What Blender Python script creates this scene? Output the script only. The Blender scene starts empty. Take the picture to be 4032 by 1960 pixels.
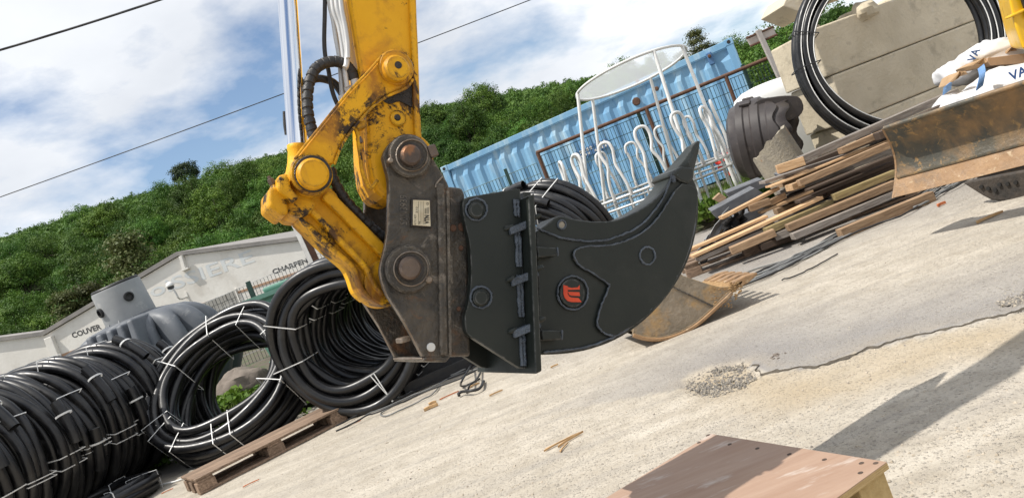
import bpy, bmesh, math, random
import numpy as np
from mathutils import Vector, Matrix, noise

random.seed(7); RNG = np.random.default_rng(11)
V = Vector
sc = bpy.context.scene
COL = sc.collection
# ------------------------------------------------------------------ camera
F_PX, CX, CY = 3030.0, 2016.0, 980.0            # focal length and centre in photograph pixels (4032 wide)
CAM_H = 1.1
PITCH, ROLL = math.radians(-2.29), math.radians(21.3)
FW = V((0, math.cos(PITCH), math.sin(PITCH))); RT = V((1, 0, 0)); UP = RT.cross(FW)
CA, SA = math.cos(ROLL), math.sin(ROLL)
CAMP = V((0, 0, CAM_H))
cd = bpy.data.cameras.new('camera'); cam = bpy.data.objects.new('camera', cd); COL.objects.link(cam)
cd.sensor_width = 36.0; cd.lens = 36.0 * F_PX / 4032.0; cd.clip_start = 0.05; cd.clip_end = 2000
img_x = RT * CA - UP * SA                         # image right / image up in world space
img_y = RT * SA + UP * CA
rm = Matrix((img_x, img_y, -FW)).transposed().to_4x4()
cam.matrix_world = Matrix.Translation(CAMP) @ rm
sc.camera = cam
# ------------------------------------------------------------------ light
SUN_EL, SUN_AZ = math.radians(61), math.radians(15)   # azimuth = direction the light travels, from +X
sd = bpy.data.lights.new('sun', 'SUN'); sun = bpy.data.objects.new('sun', sd); COL.objects.link(sun)
sd.energy = 4.4; sd.angle = math.radians(0.53); sd.color = (1.0, 0.955, 0.885)
ldir = V((math.cos(SUN_AZ) * math.cos(SUN_EL), math.sin(SUN_AZ) * math.cos(SUN_EL), -math.sin(SUN_EL)))
sun.rotation_euler = ldir.to_track_quat('-Z', 'Y').to_euler(); sun.location = (-6, 3, 12)
w = bpy.data.worlds.new('World'); sc.world = w; w.use_nodes = True
nt = w.node_tree; nt.nodes.clear()
def N(t, tree, **k):
    n = tree.nodes.new(t)
    for a, b in k.items(): setattr(n, a, b)
    return n
out = N('ShaderNodeOutputWorld', nt); bg = N('ShaderNodeBackground', nt)
sky = N('ShaderNodeTexSky', nt, sky_type='NISHITA'); sky.sun_disc = False
sky.sun_elevation = SUN_EL; sky.sun_rotation = math.atan2(-ldir.x, -ldir.y); sky.altitude = 200; sky.dust_density = 0.6; sky.ozone_density = 1.6
tc = N('ShaderNodeTexCoord', nt); sx = N('ShaderNodeSeparateXYZ', nt); nt.links.new(tc.outputs['Generated'], sx.inputs[0])
# clouds lie on a flat layer: direction / (z + offset)
zadd = N('ShaderNodeMath', nt, operation='MAXIMUM'); zadd.inputs[1].default_value = 0.0; nt.links.new(sx.outputs[2], zadd.inputs[0])
zo = N('ShaderNodeMath', nt, operation='ADD'); zo.inputs[1].default_value = 0.30; nt.links.new(zadd.outputs[0], zo.inputs[0])
dx = N('ShaderNodeMath', nt, operation='DIVIDE'); dy = N('ShaderNodeMath', nt, operation='DIVIDE')
nt.links.new(sx.outputs[0], dx.inputs[0]); nt.links.new(zo.outputs[0], dx.inputs[1])
nt.links.new(sx.outputs[1], dy.inputs[0]); nt.links.new(zo.outputs[0], dy.inputs[1])
cb = N('ShaderNodeCombineXYZ', nt); nt.links.new(dx.outputs[0], cb.inputs[0]); nt.links.new(dy.outputs[0], cb.inputs[1])
cmap = N('ShaderNodeMapping', nt); cmap.inputs['Location'].default_value = (14.9, 4.1, 0.0); nt.links.new(cb.outputs[0], cmap.inputs[0])
n1 = N('ShaderNodeTexNoise', nt); n1.inputs['Scale'].default_value = 1.45; n1.inputs['Detail'].default_value = 9; n1.inputs['Roughness'].default_value = 0.56; n1.inputs['Distortion'].default_value = 0.15
nt.links.new(cmap.outputs[0], n1.inputs['Vector'])
r1 = N('ShaderNodeValToRGB', nt); r1.color_ramp.elements[0].position = 0.375; r1.color_ramp.elements[1].position = 0.505
nt.links.new(n1.outputs[0], r1.inputs[0])
n2 = N('ShaderNodeTexNoise', nt); n2.inputs['Scale'].default_value = 0.9; n2.inputs['Detail'].default_value = 7; n2.inputs['Roughness'].default_value = 0.5
cm2 = N('ShaderNodeMapping', nt); cm2.inputs['Location'].default_value = (0.4, 5.2, 2.0); nt.links.new(cb.outputs[0], cm2.inputs[0]); nt.links.new(cm2.outputs[0], n2.inputs['Vector'])
r2 = N('ShaderNodeValToRGB', nt); r2.color_ramp.elements[0].position = 0.38; r2.color_ramp.elements[1].position = 0.62
r2.color_ramp.elements[0].color = (5.7, 6.0, 6.5, 1); r2.color_ramp.elements[1].color = (9.0, 9.15, 9.35, 1)
nt.links.new(n2.outputs[0], r2.inputs[0])
mx = N('ShaderNodeMix', nt, data_type='RGBA'); nt.links.new(r1.outputs[0], mx.inputs[0])
nt.links.new(sky.outputs[0], mx.inputs[6]); nt.links.new(r2.outputs[0], mx.inputs[7])
nt.links.new(mx.outputs[2], bg.inputs[0]); bg.inputs[1].default_value = 0.115
nt.links.new(bg.outputs[0], out.inputs[0])
sc.view_settings.view_transform = 'Standard'; sc.view_settings.look = 'None'
sc.view_settings.exposure = 0.22; sc.view_settings.gamma = 1.0
sc.cycles.max_bounces = 6; sc.cycles.diffuse_bounces = 3; sc.cycles.glossy_bounces = 3; sc.cycles.transparent_max_bounces = 8
sc.cycles.use_denoising = True

# ------------------------------------------------------------------ pixel <-> place
def ray(px, py):
    dx, dy = px - CX, py - CY
    u = dx * CA - dy * SA; v = dx * SA + dy * CA
    return RT * (u / F_PX) - UP * (v / F_PX) + FW
def G(px, py, z=0.0):
    d = ray(px, py); return CAMP + d * ((z - CAM_H) / d.z)
def A(px, py, Y):
    d = ray(px, py); return CAMP + d * (Y / d.y)
def PL(px, py, p0, n):
    d = ray(px, py); return CAMP + d * ((p0 - CAMP).dot(n) / d.dot(n))

# ------------------------------------------------------------------ materials
def mat(name, c1, c2=None, s=5, rough=.6, metal=0, bump=0, bs=None, c3=None, s3=8, t3=(.55, .62), st=(1, 1, 1), st3=None, spec=.5, ramp=(.35, .65), dist=0, c4=None, s4=3, t4=(.6, .66), rand=0, coat=0, bd=.02, ro3=.62, edge=None):
    m = bpy.data.materials.new(name); m.use_nodes = True; t = m.node_tree; b = t.nodes['Principled BSDF']
    L = t.links.new
    b.inputs['Roughness'].default_value = rough; b.inputs['Metallic'].default_value = metal; b.inputs['Specular IOR Level'].default_value = spec
    if coat: b.inputs['Coat Weight'].default_value = coat
    tcn = N('ShaderNodeTexCoord', t)
    def nz(scale, stretch, detail=6, loc=0, d=0, ro=.62):
        mp = N('ShaderNodeMapping', t); mp.inputs['Scale'].default_value = stretch; mp.inputs['Location'].default_value = (loc, loc * .7, loc * 1.3)
        L(tcn.outputs['Object'], mp.inputs[0])
        n = N('ShaderNodeTexNoise', t); n.inputs['Scale'].default_value = scale; n.inputs['Detail'].default_value = detail; n.inputs['Roughness'].default_value = ro; n.inputs['Distortion'].default_value = d
        L(mp.outputs[0], n.inputs['Vector']); return n
    def mixc(fac, a, col):
        x = N('ShaderNodeMix', t, data_type='RGBA'); L(fac, x.inputs[0])
        if isinstance(a, tuple): x.inputs[6].default_value = (*a, 1)
        else: L(a, x.inputs[6])
        x.inputs[7].default_value = (*col, 1); return x.outputs[2]
    def rmp(src, lo, hi):
        r = N('ShaderNodeMapRange', t, clamp=True); r.inputs[1].default_value = lo; r.inputs[2].default_value = hi; L(src, r.inputs[0]); return r.outputs[0]
    col = c1
    if c2 is not None: col = mixc(rmp(nz(s, st, d=dist).outputs[0], *ramp), c1, c2)
    if c3 is not None: col = mixc(rmp(nz(s3, st3 or st, 10, 3.7, dist, ro3).outputs[0], *t3), col, c3)
    if c4 is not None: col = mixc(rmp(nz(s4, st3 or st, 9, 9.1, dist).outputs[0], *t4), col, c4)
    if edge:                                   # worn edges: where a rounded normal leaves the true one
        ec_, er_, lo_, hi_ = edge
        bv = N('ShaderNodeBevel', t); bv.samples = 4; bv.inputs['Radius'].default_value = er_; gm = N('ShaderNodeNewGeometry', t)
        dt = N('ShaderNodeVectorMath', t, operation='DOT_PRODUCT'); L(bv.outputs[0], dt.inputs[0]); L(gm.outputs['Normal'], dt.inputs[1])
        em = rmp(dt.outputs['Value'], hi_, lo_); en = rmp(nz(38, (1, 1, 1), 6, 2.2, 0, .75).outputs[0], .42, .60)
        mm = N('ShaderNodeMath', t, operation='MULTIPLY'); L(em, mm.inputs[0]); L(en, mm.inputs[1]); col = mixc(mm.outputs[0], col, ec_)
    if rand:
        oi = N('ShaderNodeObjectInfo', t); hs = N('ShaderNodeHueSaturation', t)
        r = N('ShaderNodeMapRange', t); r.inputs[3].default_value = 1 - rand; r.inputs[4].default_value = 1 + rand; L(oi.outputs['Random'], r.inputs[0]); L(r.outputs[0], hs.inputs['Value'])
        if isinstance(col, tuple): hs.inputs['Color'].default_value = (*col, 1)
        else: L(col, hs.inputs['Color'])
        col = hs.outputs[0]
    if isinstance(col, tuple): b.inputs['Base Color'].default_value = (*col, 1)
    else: L(col, b.inputs['Base Color'])
    rn = nz(s * 1.7, st, 4, 5.5); rr = N('ShaderNodeMapRange', t); rr.inputs[1].default_value = .3; rr.inputs[2].default_value = .7
    rr.inputs[3].default_value = max(.05, rough - .1); rr.inputs[4].default_value = min(1, rough + .12); L(rn.outputs[0], rr.inputs[0]); L(rr.outputs[0], b.inputs['Roughness'])
    if bump:
        bn = nz(bs or s * 4, st, 8, 1.1); bp = N('ShaderNodeBump', t); bp.inputs['Strength'].default_value = bump; bp.inputs['Distance'].default_value = bd
        L(bn.outputs[0], bp.inputs['Height']); L(bp.outputs[0], b.inputs['Normal'])
    return m

M = {}
M['yellow'] = mat('yellow_paint', (.77, .40, .008), (.66, .32, .006), s=3, rough=.5, spec=.28, ro3=.80, c3=(.028, .016, .008), s3=6, t3=(.54, .585), c4=(.40, .17, .015), s4=7, t4=(.55, .68), bump=.15, bs=30, st3=(1, 1, .6), dist=.4, edge=((.05, .032, .02), .010, .90, .985))
M['yellow_dirty'] = mat('yellow_paint_greasy', (.76, .40, .008), (.58, .28, .006), s=5, rough=.52, spec=.28, ro3=.80, c3=(.022, .013, .008), s3=8, t3=(.525, .575), c4=(.22, .09, .012), s4=6, t4=(.55, .66), bump=.25, bs=30, dist=.5, edge=((.05, .032, .02), .012, .90, .99))
M['yellow_clean'] = mat('yellow_body_paint', (.80, .47, .012), (.76, .43, .01), s=2, rough=.35)
M['grease'] = mat('black_grease', (.012, .010, .009), (.03, .02, .014), s=20, rough=.35, bump=.6, bs=40)
M['chrome'] = mat('chrome_rod', (.80, .82, .85), (.74, .76, .80), s=2, rough=.14, metal=1, st=(1, 1, .1))
M['steel_brown'] = mat('worn_brown_steel', (.040, .036, .031), (.092, .076, .058), s=11, rough=.42, metal=.3, bump=.6, bs=50, c3=(.155, .075, .032), s3=9, t3=(.58, .72), c4=(.24, .205, .165), s4=19, t4=(.60, .72), dist=1.2, edge=((.30, .26, .21), .008, .90, .985))
M['steel_edge'] = mat('bare_steel_edge', (.30, .26, .22), (.16, .11, .07), s=14, rough=.4, metal=.6, bump=.3)
M['pin'] = mat('pin_steel', (.15, .11, .085), (.075, .055, .045), s=12, rough=.42, metal=.5, bump=.2, c3=(.24, .11, .05), s3=18, t3=(.55, .65))
M['anthracite'] = mat('anthracite_paint', (.0110, .0150, .0130), (.0155, .0198, .0170), s=4, rough=.46, spec=.34, bump=.05, bs=60, c3=(.034, .036, .033), s3=3, t3=(.52, .75), c4=(.06, .06, .055), s4=26, t4=(.70, .76), edge=((.16, .16, .155), .006, .90, .98))
M['weld'] = mat('painted_weld', (.120, .145, .180), (.055, .066, .082), s=18, rough=.32, bump=.8, bs=70)  # weld paint, lightened to blue-grey to imitate sky reflection on beads and gussets
M['red'] = mat('red_orange_paint', (.62, .060, .012), (.50, .04, .01), s=12, rough=.5)
M['plate'] = mat('cream_name_plate', (.62, .55, .40), (.50, .42, .28), s=30, rough=.4, c3=(.15, .09, .05), s3=45, t3=(.64, .7))
M['ink'] = mat('black_ink', (.015, .014, .013), rough=.6)
M['black_pipe'] = mat('black_plastic_pipe', (.0055, .0055, .0065), (.009, .009, .010), s=6, rough=.36, rand=.1, spec=.5, c3=(.030, .029, .027), s3=4, t3=(.50, .72), st3=(1, 1, 1), c4=(.055, .052, .048), s4=30, t4=(.66, .74))
M['rubber'] = mat('black_rubber', (.012, .012, .013), (.022, .02, .019), s=20, rough=.5, bump=.2)
M['strap'] = mat('white_strap', (.74, .74, .72), (.62, .62, .60), s=20, rough=.55)
M['strap_dark'] = mat('black_strap', (.02, .02, .022), rough=.45)
M['green_plastic'] = mat('green_plastic', (.12, .255, .195), (.15, .30, .235), s=4, rough=.5, c3=(.09, .19, .145), s3=3, t3=(.55, .7))
M['grey_plastic'] = mat('grey_plastic', (.088, .098, .114), (.118, .128, .142), s=3, rough=.55, bump=.06, c3=(.22, .225, .23), s3=5, t3=(.58, .72))
M['dark_grey_plastic'] = mat('dark_grey_plastic', (.045, .05, .056), (.06, .066, .072), s=3, rough=.5)
M['pale_grey_plastic'] = mat('pale_grey_plastic', (.235, .245, .25), (.29, .298, .30), s=3, rough=.55, c3=(.38, .375, .36), s3=4, t3=(.58, .7))
M['black_plastic'] = mat('black_plastic', (.012, .012, .013), rough=.5)
M['brown_plastic'] = mat('dark_brown_plastic', (.038, .031, .030), (.055, .046, .043), s=6, rough=.45, c3=(.12, .10, .085), s3=12, t3=(.62, .75))
M['white_plastic'] = mat('white_plastic', (.78, .78, .76), (.70, .70, .68), s=3, rough=.5)
M['render'] = mat('white_render', (.76, .735, .68), (.68, .65, .595), s=1.2, rough=.9, bump=.12, bs=9, c3=(.52, .48, .42), s3=.8, t3=(.56, .74), bd=.05)
M['roof_edge'] = mat('grey_roof_edge', (.20, .19, .18), (.28, .26, .24), s=2, rough=.8)
M['stripe_red'] = mat('dark_red_stripe', (.26, .06, .05), (.20, .05, .04), s=3, rough=.85)
M['stripe_tan'] = mat('faded_tan_stripe', (.42, .27, .18), (.36, .23, .15), s=3, rough=.9)
M['letter_dark'] = mat('dark_wall_letters', (.055, .055, .058), (.09, .09, .09), s=4, rough=.9)
M['letter_faded'] = mat('faded_blue_grey_letters', (.58, .61, .62), (.66, .675, .66), s=3, rough=.95)
M['concrete_block_grey'] = mat('grey_breeze_block', (.30, .29, .265), (.36, .345, .31), s=6, rough=.95, bump=.3)
M['concrete'] = mat('cast_concrete', (.60, .525, .395), (.52, .45, .33), s=3, rough=.9, bump=.45, bs=22, c3=(.30, .26, .195), s3=4, t3=(.57, .74), c4=(.56, .50, .40), s4=11, t4=(.58, .68), rand=.06)
M['concrete_old'] = mat('broken_concrete', (.36, .315, .24), (.28, .25, .20), s=8, rough=.95, bump=.6, bs=35, c3=(.36, .20, .10), s3=7, t3=(.62, .72))
M['container'] = mat('faded_blue_paint', (.15, .34, .56), (.23, .44, .62), s=1.2, rough=.5, st=(1, 1, .25), c3=(.42, .58, .68), s3=2.6, t3=(.50, .66), st3=(1.6, 1.6, .35), c4=(.10, .24, .46), s4=5, t4=(.66, .74))
M['container_dark'] = mat('dark_blue_paint', (.05, .13, .28), (.08, .18, .34), s=4, rough=.5)
M['rust'] = mat('rusty_steel', (.085, .042, .026), (.13, .062, .034), s=14, rough=.8, bump=.3)
M['green_wire'] = mat('dark_green_wire', (.018, .055, .042), rough=.5)
M['grey_wire'] = mat('grey_wire', (.085, .09, .09), rough=.5, metal=.2)
M['galv'] = mat('galvanised_steel', (.50, .50, .49), (.60, .60, .58), s=8, rough=.45, metal=.35)
M['white_tube'] = mat('white_painted_tube', (.74, .74, .72), (.66, .65, .62), s=8, rough=.4)
M['post_white'] = mat('white_painted_post', (.62, .60, .57), (.48, .46, .44), s=6, rough=.7)
M['sign_back'] = mat('weathered_sign_back', (.46, .43, .40), (.36, .31, .28), s=5, rough=.8, c3=(.16, .06, .03), s3=6, t3=(.6, .7))
M['plywood'] = mat('plywood_face', (.360, .245, .175), (.295, .185, .125), s=2.6, rough=.6, st=(1, 7, 1), c3=(.50, .43, .375), s3=4.0, t3=(.57, .70), st3=(1, 3.5, 1), bump=.08, bs=12)
M['ply_edge'] = mat('plywood_edge', (.56, .40, .20), (.40, .26, .12), s=3, rough=.8, st=(1, 1, 60), ramp=(.42, .58))
M['chipblock'] = mat('pressed_wood_block', (.50, .36, .165), (.40, .275, .115), s=40, rough=.9, bump=.3)
def wood(name, a, b, knots=(.16, .10, .06)):
    return mat(name, a, b, s=6, rough=.8, st=(1.0, 14, 14), bump=.4, bs=12, c3=knots, s3=5, t3=(.58, .74), st3=(.8, 6, 6), rand=.20, dist=.5, ramp=(.38, .60), bd=.006)
M['wood_pale'] = wood('pale_pine', (.60, .41, .235), (.42, .255, .13))
M['wood_mid'] = wood('brown_timber', (.365, .245, .145), (.215, .135, .076))
M['wood_dark'] = wood('dark_timber', (.105, .070, .048), (.065, .045, .034), (.04, .03, .025))
M['wood_grey'] = wood('weathered_grey_timber', (.29, .26, .23), (.165, .14, .12), (.10, .08, .07))
M['wood_olive'] = wood('olive_stained_timber', (.28, .22, .10), (.16, .12, .055))
M['wood_pallet'] = wood('old_pallet_wood', (.28, .195, .135), (.15, .098, .063), (.08, .05, .035))
M['slate'] = mat('dark_grey_sheet', (.085, .09, .10), (.14, .145, .155), s=8, rough=.55, c3=(.24, .24, .25), s3=20, t3=(.66, .72))
M['bag'] = mat('white_woven_bag', (.63, .63, .635), (.54, .54, .55), s=5, rough=.7, bump=.2, bs=14)
M['bag_blue'] = mat('blue_print', (.05, .14, .42), rough=.6)
M['strap_blue'] = mat('blue_bag_strap', (.10, .22, .46), (.16, .30, .55), s=20, rough=.7, bump=.3)
M['cardboard'] = mat('cardboard', (.40, .27, .17), (.34, .225, .14), s=6, rough=.9)
M['paper'] = mat('brown_paper', (.42, .29, .17), (.34, .22, .12), s=6, rough=.9, bump=.3)
M['blade'] = mat('scratched_blade_steel', (.055, .056, .048), (.105, .088, .058), s=5, rough=.5, metal=.15, c3=(.235, .145, .068), s3=3.2, t3=(.46, .64), st3=(1.3, 1.3, 1), c4=(.30, .185, .075), s4=17, t4=(.56, .66), bump=.3, bs=40, dist=.5)
M['blade_edge'] = mat('rusty_cutting_edge', (.33, .20, .10), (.25, .145, .07), s=8, rough=.6, c3=(.17, .115, .070), s3=6, t3=(.50, .64), bump=.4, ro3=.75, c4=(.42, .31, .19), s4=22, t4=(.60, .68))
M['bucket'] = mat('worn_bucket_steel', (.30, .245, .180), (.20, .165, .120), s=9, rough=.42, metal=.3, c3=(.40, .25, .105), s3=5, t3=(.52, .66), bump=.4, bs=40, c4=(.10, .088, .072), s4=4, t4=(.58, .72), edge=((.46, .30, .13), .012, .88, .98))
M['mud'] = mat('dried_mud', (.42, .27, .13), (.32, .19, .085), s=30, rough=.95, bump=1.0, bs=60)
M['track'] = mat('muddy_rubber_track', (.030, .027, .024), (.07, .055, .042), s=12, rough=.8, bump=.4)
M['cable_grey'] = mat('grey_cable', (.16, .165, .165), (.22, .22, .21), s=3, rough=.55, rand=.2)
M['cable_black'] = mat('black_cable', (.02, .02, .021), rough=.5)
M['gravel'] = mat('grey_gravel', (.26, .235, .20), (.16, .15, .14), s=60, rough=.9, rand=.2, c3=(.46, .40, .31), s3=70, t3=(.52, .58))
M['pebble'] = mat('cream_pebble', (.50, .43, .34), (.38, .33, .26), s=14, rough=.9, c3=(.20, .18, .16), s3=9, t3=(.56, .64))
M['stone'] = mat('grey_boulder', (.21, .175, .145), (.14, .115, .095), s=6, rough=.95, bump=.9, bs=12)
M['chip'] = mat('wood_chip', (.52, .34, .17), (.38, .22, .10), s=18, rough=.9)
M['orange_scrap'] = mat('orange_scrap', (.56, .17, .06), (.42, .12, .05), s=20, rough=.8)
M['soil'] = mat('dark_soil', (.075, .062, .045), (.11, .088, .06), s=5, rough=1, bump=.6, c3=(.05, .075, .022), s3=3, t3=(.5, .6))
M['bark'] = mat('bark', (.085, .066, .05), (.05, .04, .03), s=6, rough=.95, bump=.5)
M['poppy'] = mat('poppy_red', (.66, .035, .012), rough=.6)
M['shed'] = mat('white_cladding', (.60, .60, .60), (.50, .50, .50), s=3, rough=.6)

def leafmat(name, a, b, c, rnd=.34):
    m = bpy.data.materials.new(name); m.use_nodes = True; t = m.node_tree; L = t.links.new
    bs_ = t.nodes['Principled BSDF']; o = t.nodes['Material Output']
    bs_.inputs['Roughness'].default_value = .6; bs_.inputs['Specular IOR Level'].default_value = .25
    tcn = N('ShaderNodeTexCoord', t); n = N('ShaderNodeTexNoise', t); n.inputs['Scale'].default_value = .9; n.inputs['Detail'].default_value = 3
    L(tcn.outputs['Object'], n.inputs['Vector'])
    r = N('ShaderNodeValToRGB', t); e = r.color_ramp.elements; e[0].position = .35; e[0].color = (*a, 1); e[1].position = .68; e[1].color = (*c, 1); k = e.new(.5); k.color = (*b, 1)
    L(n.outputs[0], r.inputs[0])
    oi = N('ShaderNodeObjectInfo', t); hs = N('ShaderNodeHueSaturation', t)
    mr = N('ShaderNodeMapRange', t); mr.inputs[3].default_value = 1 - rnd; mr.inputs[4].default_value = 1 + rnd; L(oi.outputs['Random'], mr.inputs[0]); L(mr.outputs[0], hs.inputs['Value'])
    mh = N('ShaderNodeMath', t, operation='MULTIPLY_ADD'); mh.inputs[1].default_value = 7.31; mh.inputs[2].default_value = .13; L(oi.outputs['Random'], mh.inputs[0])
    fr = N('ShaderNodeMath', t, operation='FRACT'); L(mh.outputs[0], fr.inputs[0])
    m2 = N('ShaderNodeMapRange', t); m2.inputs[3].default_value = .488; m2.inputs[4].default_value = .520; L(fr.outputs[0], m2.inputs[0]); L(m2.outputs[0], hs.inputs['Hue'])
    L(r.outputs[0], hs.inputs['Color']); L(hs.outputs[0], bs_.inputs['Base Color'])
    tr = N('ShaderNodeBsdfTranslucent', t); L(hs.outputs[0], tr.inputs[0]); ms = N('ShaderNodeMixShader', t); ms.inputs[0].default_value = .22
    L(bs_.outputs[0], ms.inputs[1]); L(tr.outputs[0], ms.inputs[2]); L(ms.outputs[0], o.inputs[0])
    return m
M['leaf'] = leafmat('broadleaf_foliage', (.038, .086, .012), (.070, .140, .018), (.125, .205, .028))
M['leaf_far'] = leafmat('distant_foliage', (.040, .086, .016), (.064, .122, .021), (.098, .162, .028))
M['leaf_pine'] = leafmat('pine_foliage', (.060, .080, .022), (.085, .100, .030), (.115, .120, .040))
M['leaf_dark'] = leafmat('dark_pine_foliage', (.028, .050, .016), (.040, .066, .022), (.058, .085, .030))
M['grass'] = leafmat('grass', (.085, .135, .022), (.14, .195, .035), (.24, .25, .075))
M['weed'] = leafmat('weed_leaf', (.055, .115, .016), (.10, .18, .022), (.19, .25, .028))

# ------------------------------------------------------------------ mesh helpers
class MB:
    def __init__(s): s.v = []; s.f = []; s.mi = []
    def add(s, vs, fs, mi=0):
        o = len(s.v); s.v += [V(p) for p in vs]; s.f += [tuple(i + o for i in f) for f in fs]; s.mi += [mi] * len(fs); return s
    def box(s, c, ex, ey, ez, mi=0):
        c = V(c); ex, ey, ez = V(ex), V(ey), V(ez)
        vs = [c + ex * a + ey * b + ez * d for d in (-.5, .5) for b in (-.5, .5) for a in (-.5, .5)]
        return s.add(vs, [(0, 2, 3, 1), (4, 5, 7, 6), (0, 1, 5, 4), (2, 6, 7, 3), (0, 4, 6, 2), (1, 3, 7, 5)], mi)
    def prism(s, pts, vec, mi=0):
        n = len(pts); vec = V(vec); pts = [V(p) for p in pts]
        vs = pts + [p + vec for p in pts]
        fs = [tuple(range(n)), tuple(range(2 * n - 1, n - 1, -1))] + [(i, i + n, (i + 1) % n + n, (i + 1) % n) for i in range(n)]
        return s.add(vs, fs, mi)
    def tube(s, pts, r, n=8, closed=False, cap=True, mi=0, up=None):
        pts = [V(p) for p in pts]; k = len(pts); rr = r if isinstance(r, (list, tuple)) else [r] * k
        tang = []
        for i in range(k):
            a = pts[(i - 1) % k] if (closed or i > 0) else pts[i]; b = pts[(i + 1) % k] if (closed or i < k - 1) else pts[i]
            d = b - a; tang.append(d.normalized() if d.length > 1e-9 else V((0, 0, 1)))
        u = up or (V((0, 0, 1)) if abs(tang[0].z) < .9 else V((1, 0, 0)))
        u = (u - tang[0] * u.dot(tang[0])).normalized(); vs = []
        for i in range(k):
            t = tang[i]; u = u - t * u.dot(t)
            if u.length < 1e-6: u = t.orthogonal()
            u.normalize(); q = t.cross(u)
            for j in range(n):
                a = 2 * math.pi * j / n; vs.append(pts[i] + (u * math.cos(a) + q * math.sin(a)) * rr[i])
        fs = []
        for i in range(k if closed else k - 1):
            i2 = (i + 1) % k
            for j in range(n):
                j2 = (j + 1) % n; fs.append((i * n + j, i * n + j2, i2 * n + j2, i2 * n + j))
        if cap and not closed:
            fs.append(tuple(range(n - 1, -1, -1))); fs.append(tuple(range((k - 1) * n, k * n)))
        return s.add(vs, fs, mi)
    def lathe(s, c, ax, prof, n=32, mi=0, e1=None, a0=0, a1=2 * math.pi):
        c = V(c); ax = V(ax).normalized(); e1 = (V(e1) - ax * V(e1).dot(ax)).normalized() if e1 else ax.orthogonal().normalized(); e2 = ax.cross(e1)
        full = abs(a1 - a0 - 2 * math.pi) < 1e-6; m = n if full else n + 1
        vs = []
        for (r, h) in prof:
            for j in range(m):
                a = a0 + (a1 - a0) * j / n; vs.append(c + ax * h + (e1 * math.cos(a) + e2 * math.sin(a)) * r)
        fs = []
        for i in range(len(prof) - 1):
            for j in range(n):
                j2 = (j + 1) % m; fs.append((i * m + j, i * m + j2, (i + 1) * m + j2, (i + 1) * m + j))
        if full and prof[0][0] > 1e-5: fs.append(tuple(range(m - 1, -1, -1)))
        if full and prof[-1][0] > 1e-5: fs.append(tuple(range((len(prof) - 1) * m, len(prof) * m)))
        return s.add(vs, fs, mi)
    def grid(s, fn, nu, nv, mi=0, cu=False, cv=False):
        vs = [fn(i, j) for i in range(nu) for j in range(nv)]; fs = []
        for i in range(nu if cu else nu - 1):
            for j in range(nv if cv else nv - 1):
                i2, j2 = (i + 1) % nu, (j + 1) % nv
                fs.append((i * nv + j, i2 * nv + j, i2 * nv + j2, i * nv + j2))
        return s.add(vs, fs, mi)

def tag(o, label=None, cat=None, group=None, kind=None):
    if label: o['label'] = label
    if cat: o['category'] = cat
    if group: o['group'] = group
    if kind: o['kind'] = kind
    return o
def root(name, loc, label=None, cat=None, group=None, kind=None):
    o = bpy.data.objects.new(name, None); COL.objects.link(o); o.location = V(loc); o.empty_display_size = .1
    return tag(o, label, cat, group, kind)
def origin(o):
    p = V((0, 0, 0))
    while o is not None: p = p + o.location; o = o.parent
    return p
def build(name, mb, mats, parent=None, smooth=None, bevel=0, seg=2, loc=None, bangle=35):
    """link the builder's shapes as one mesh; world coordinates are made local to the parent (or to loc)"""
    if isinstance(mats, str): mats = [mats]
    off = origin(parent) if parent else (V(loc) if loc is not None else V((0, 0, 0)))
    me = bpy.data.meshes.new(name); me.from_pydata([tuple(p - off) for p in mb.v], [], mb.f)
    for m_ in mats: me.materials.append(M[m_])
    if len(mats) > 1: me.polygons.foreach_set('material_index', mb.mi)
    bm = bmesh.new(); bm.from_mesh(me); bmesh.ops.recalc_face_normals(bm, faces=bm.faces); bm.to_mesh(me); bm.free()
    if smooth is not None:
        me.polygons.foreach_set('use_smooth', [True] * len(me.polygons)); me.set_sharp_from_angle(angle=math.radians(smooth))
    me.update()
    o = bpy.data.objects.new(name, me); COL.objects.link(o)
    if parent: o.parent = parent
    elif loc is not None: o.location = V(loc)
    if bevel:
        b = o.modifiers.new('edge', 'BEVEL'); b.width = bevel; b.segments = seg; b.limit_method = 'ANGLE'; b.angle_limit = math.radians(bangle); b.harden_normals = False
    return o
def copy_tree(o, parent=None):
    c = o.copy(); COL.objects.link(c); c.parent = parent
    for ch in o.children: copy_tree(ch, c)
    return c
def cr(pts, sub=5, closed=False):
    """Catmull-Rom through points (tuples or Vectors)"""
    P = [V(p) for p in pts]; n = len(P); o = []
    for i in range(n if closed else n - 1):
        if closed: a, b, c, d = P[(i - 1) % n], P[i], P[(i + 1) % n], P[(i + 2) % n]
        else: a, b, c, d = P[max(i - 1, 0)], P[i], P[i + 1], P[min(i + 2, n - 1)]
        for k in range(sub):
            t = k / sub; o.append(.5 * ((2 * b) + (c - a) * t + (2 * a - 5 * b + 4 * c - d) * t * t + (3 * b - a - 3 * c + d) * t ** 3))
    if not closed: o.append(P[-1])
    return o
def cr2(pts, sub=5, closed=False): return [(p.x, p.y) for p in cr([(a, b, 0) for a, b in pts], sub, closed)]
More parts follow.
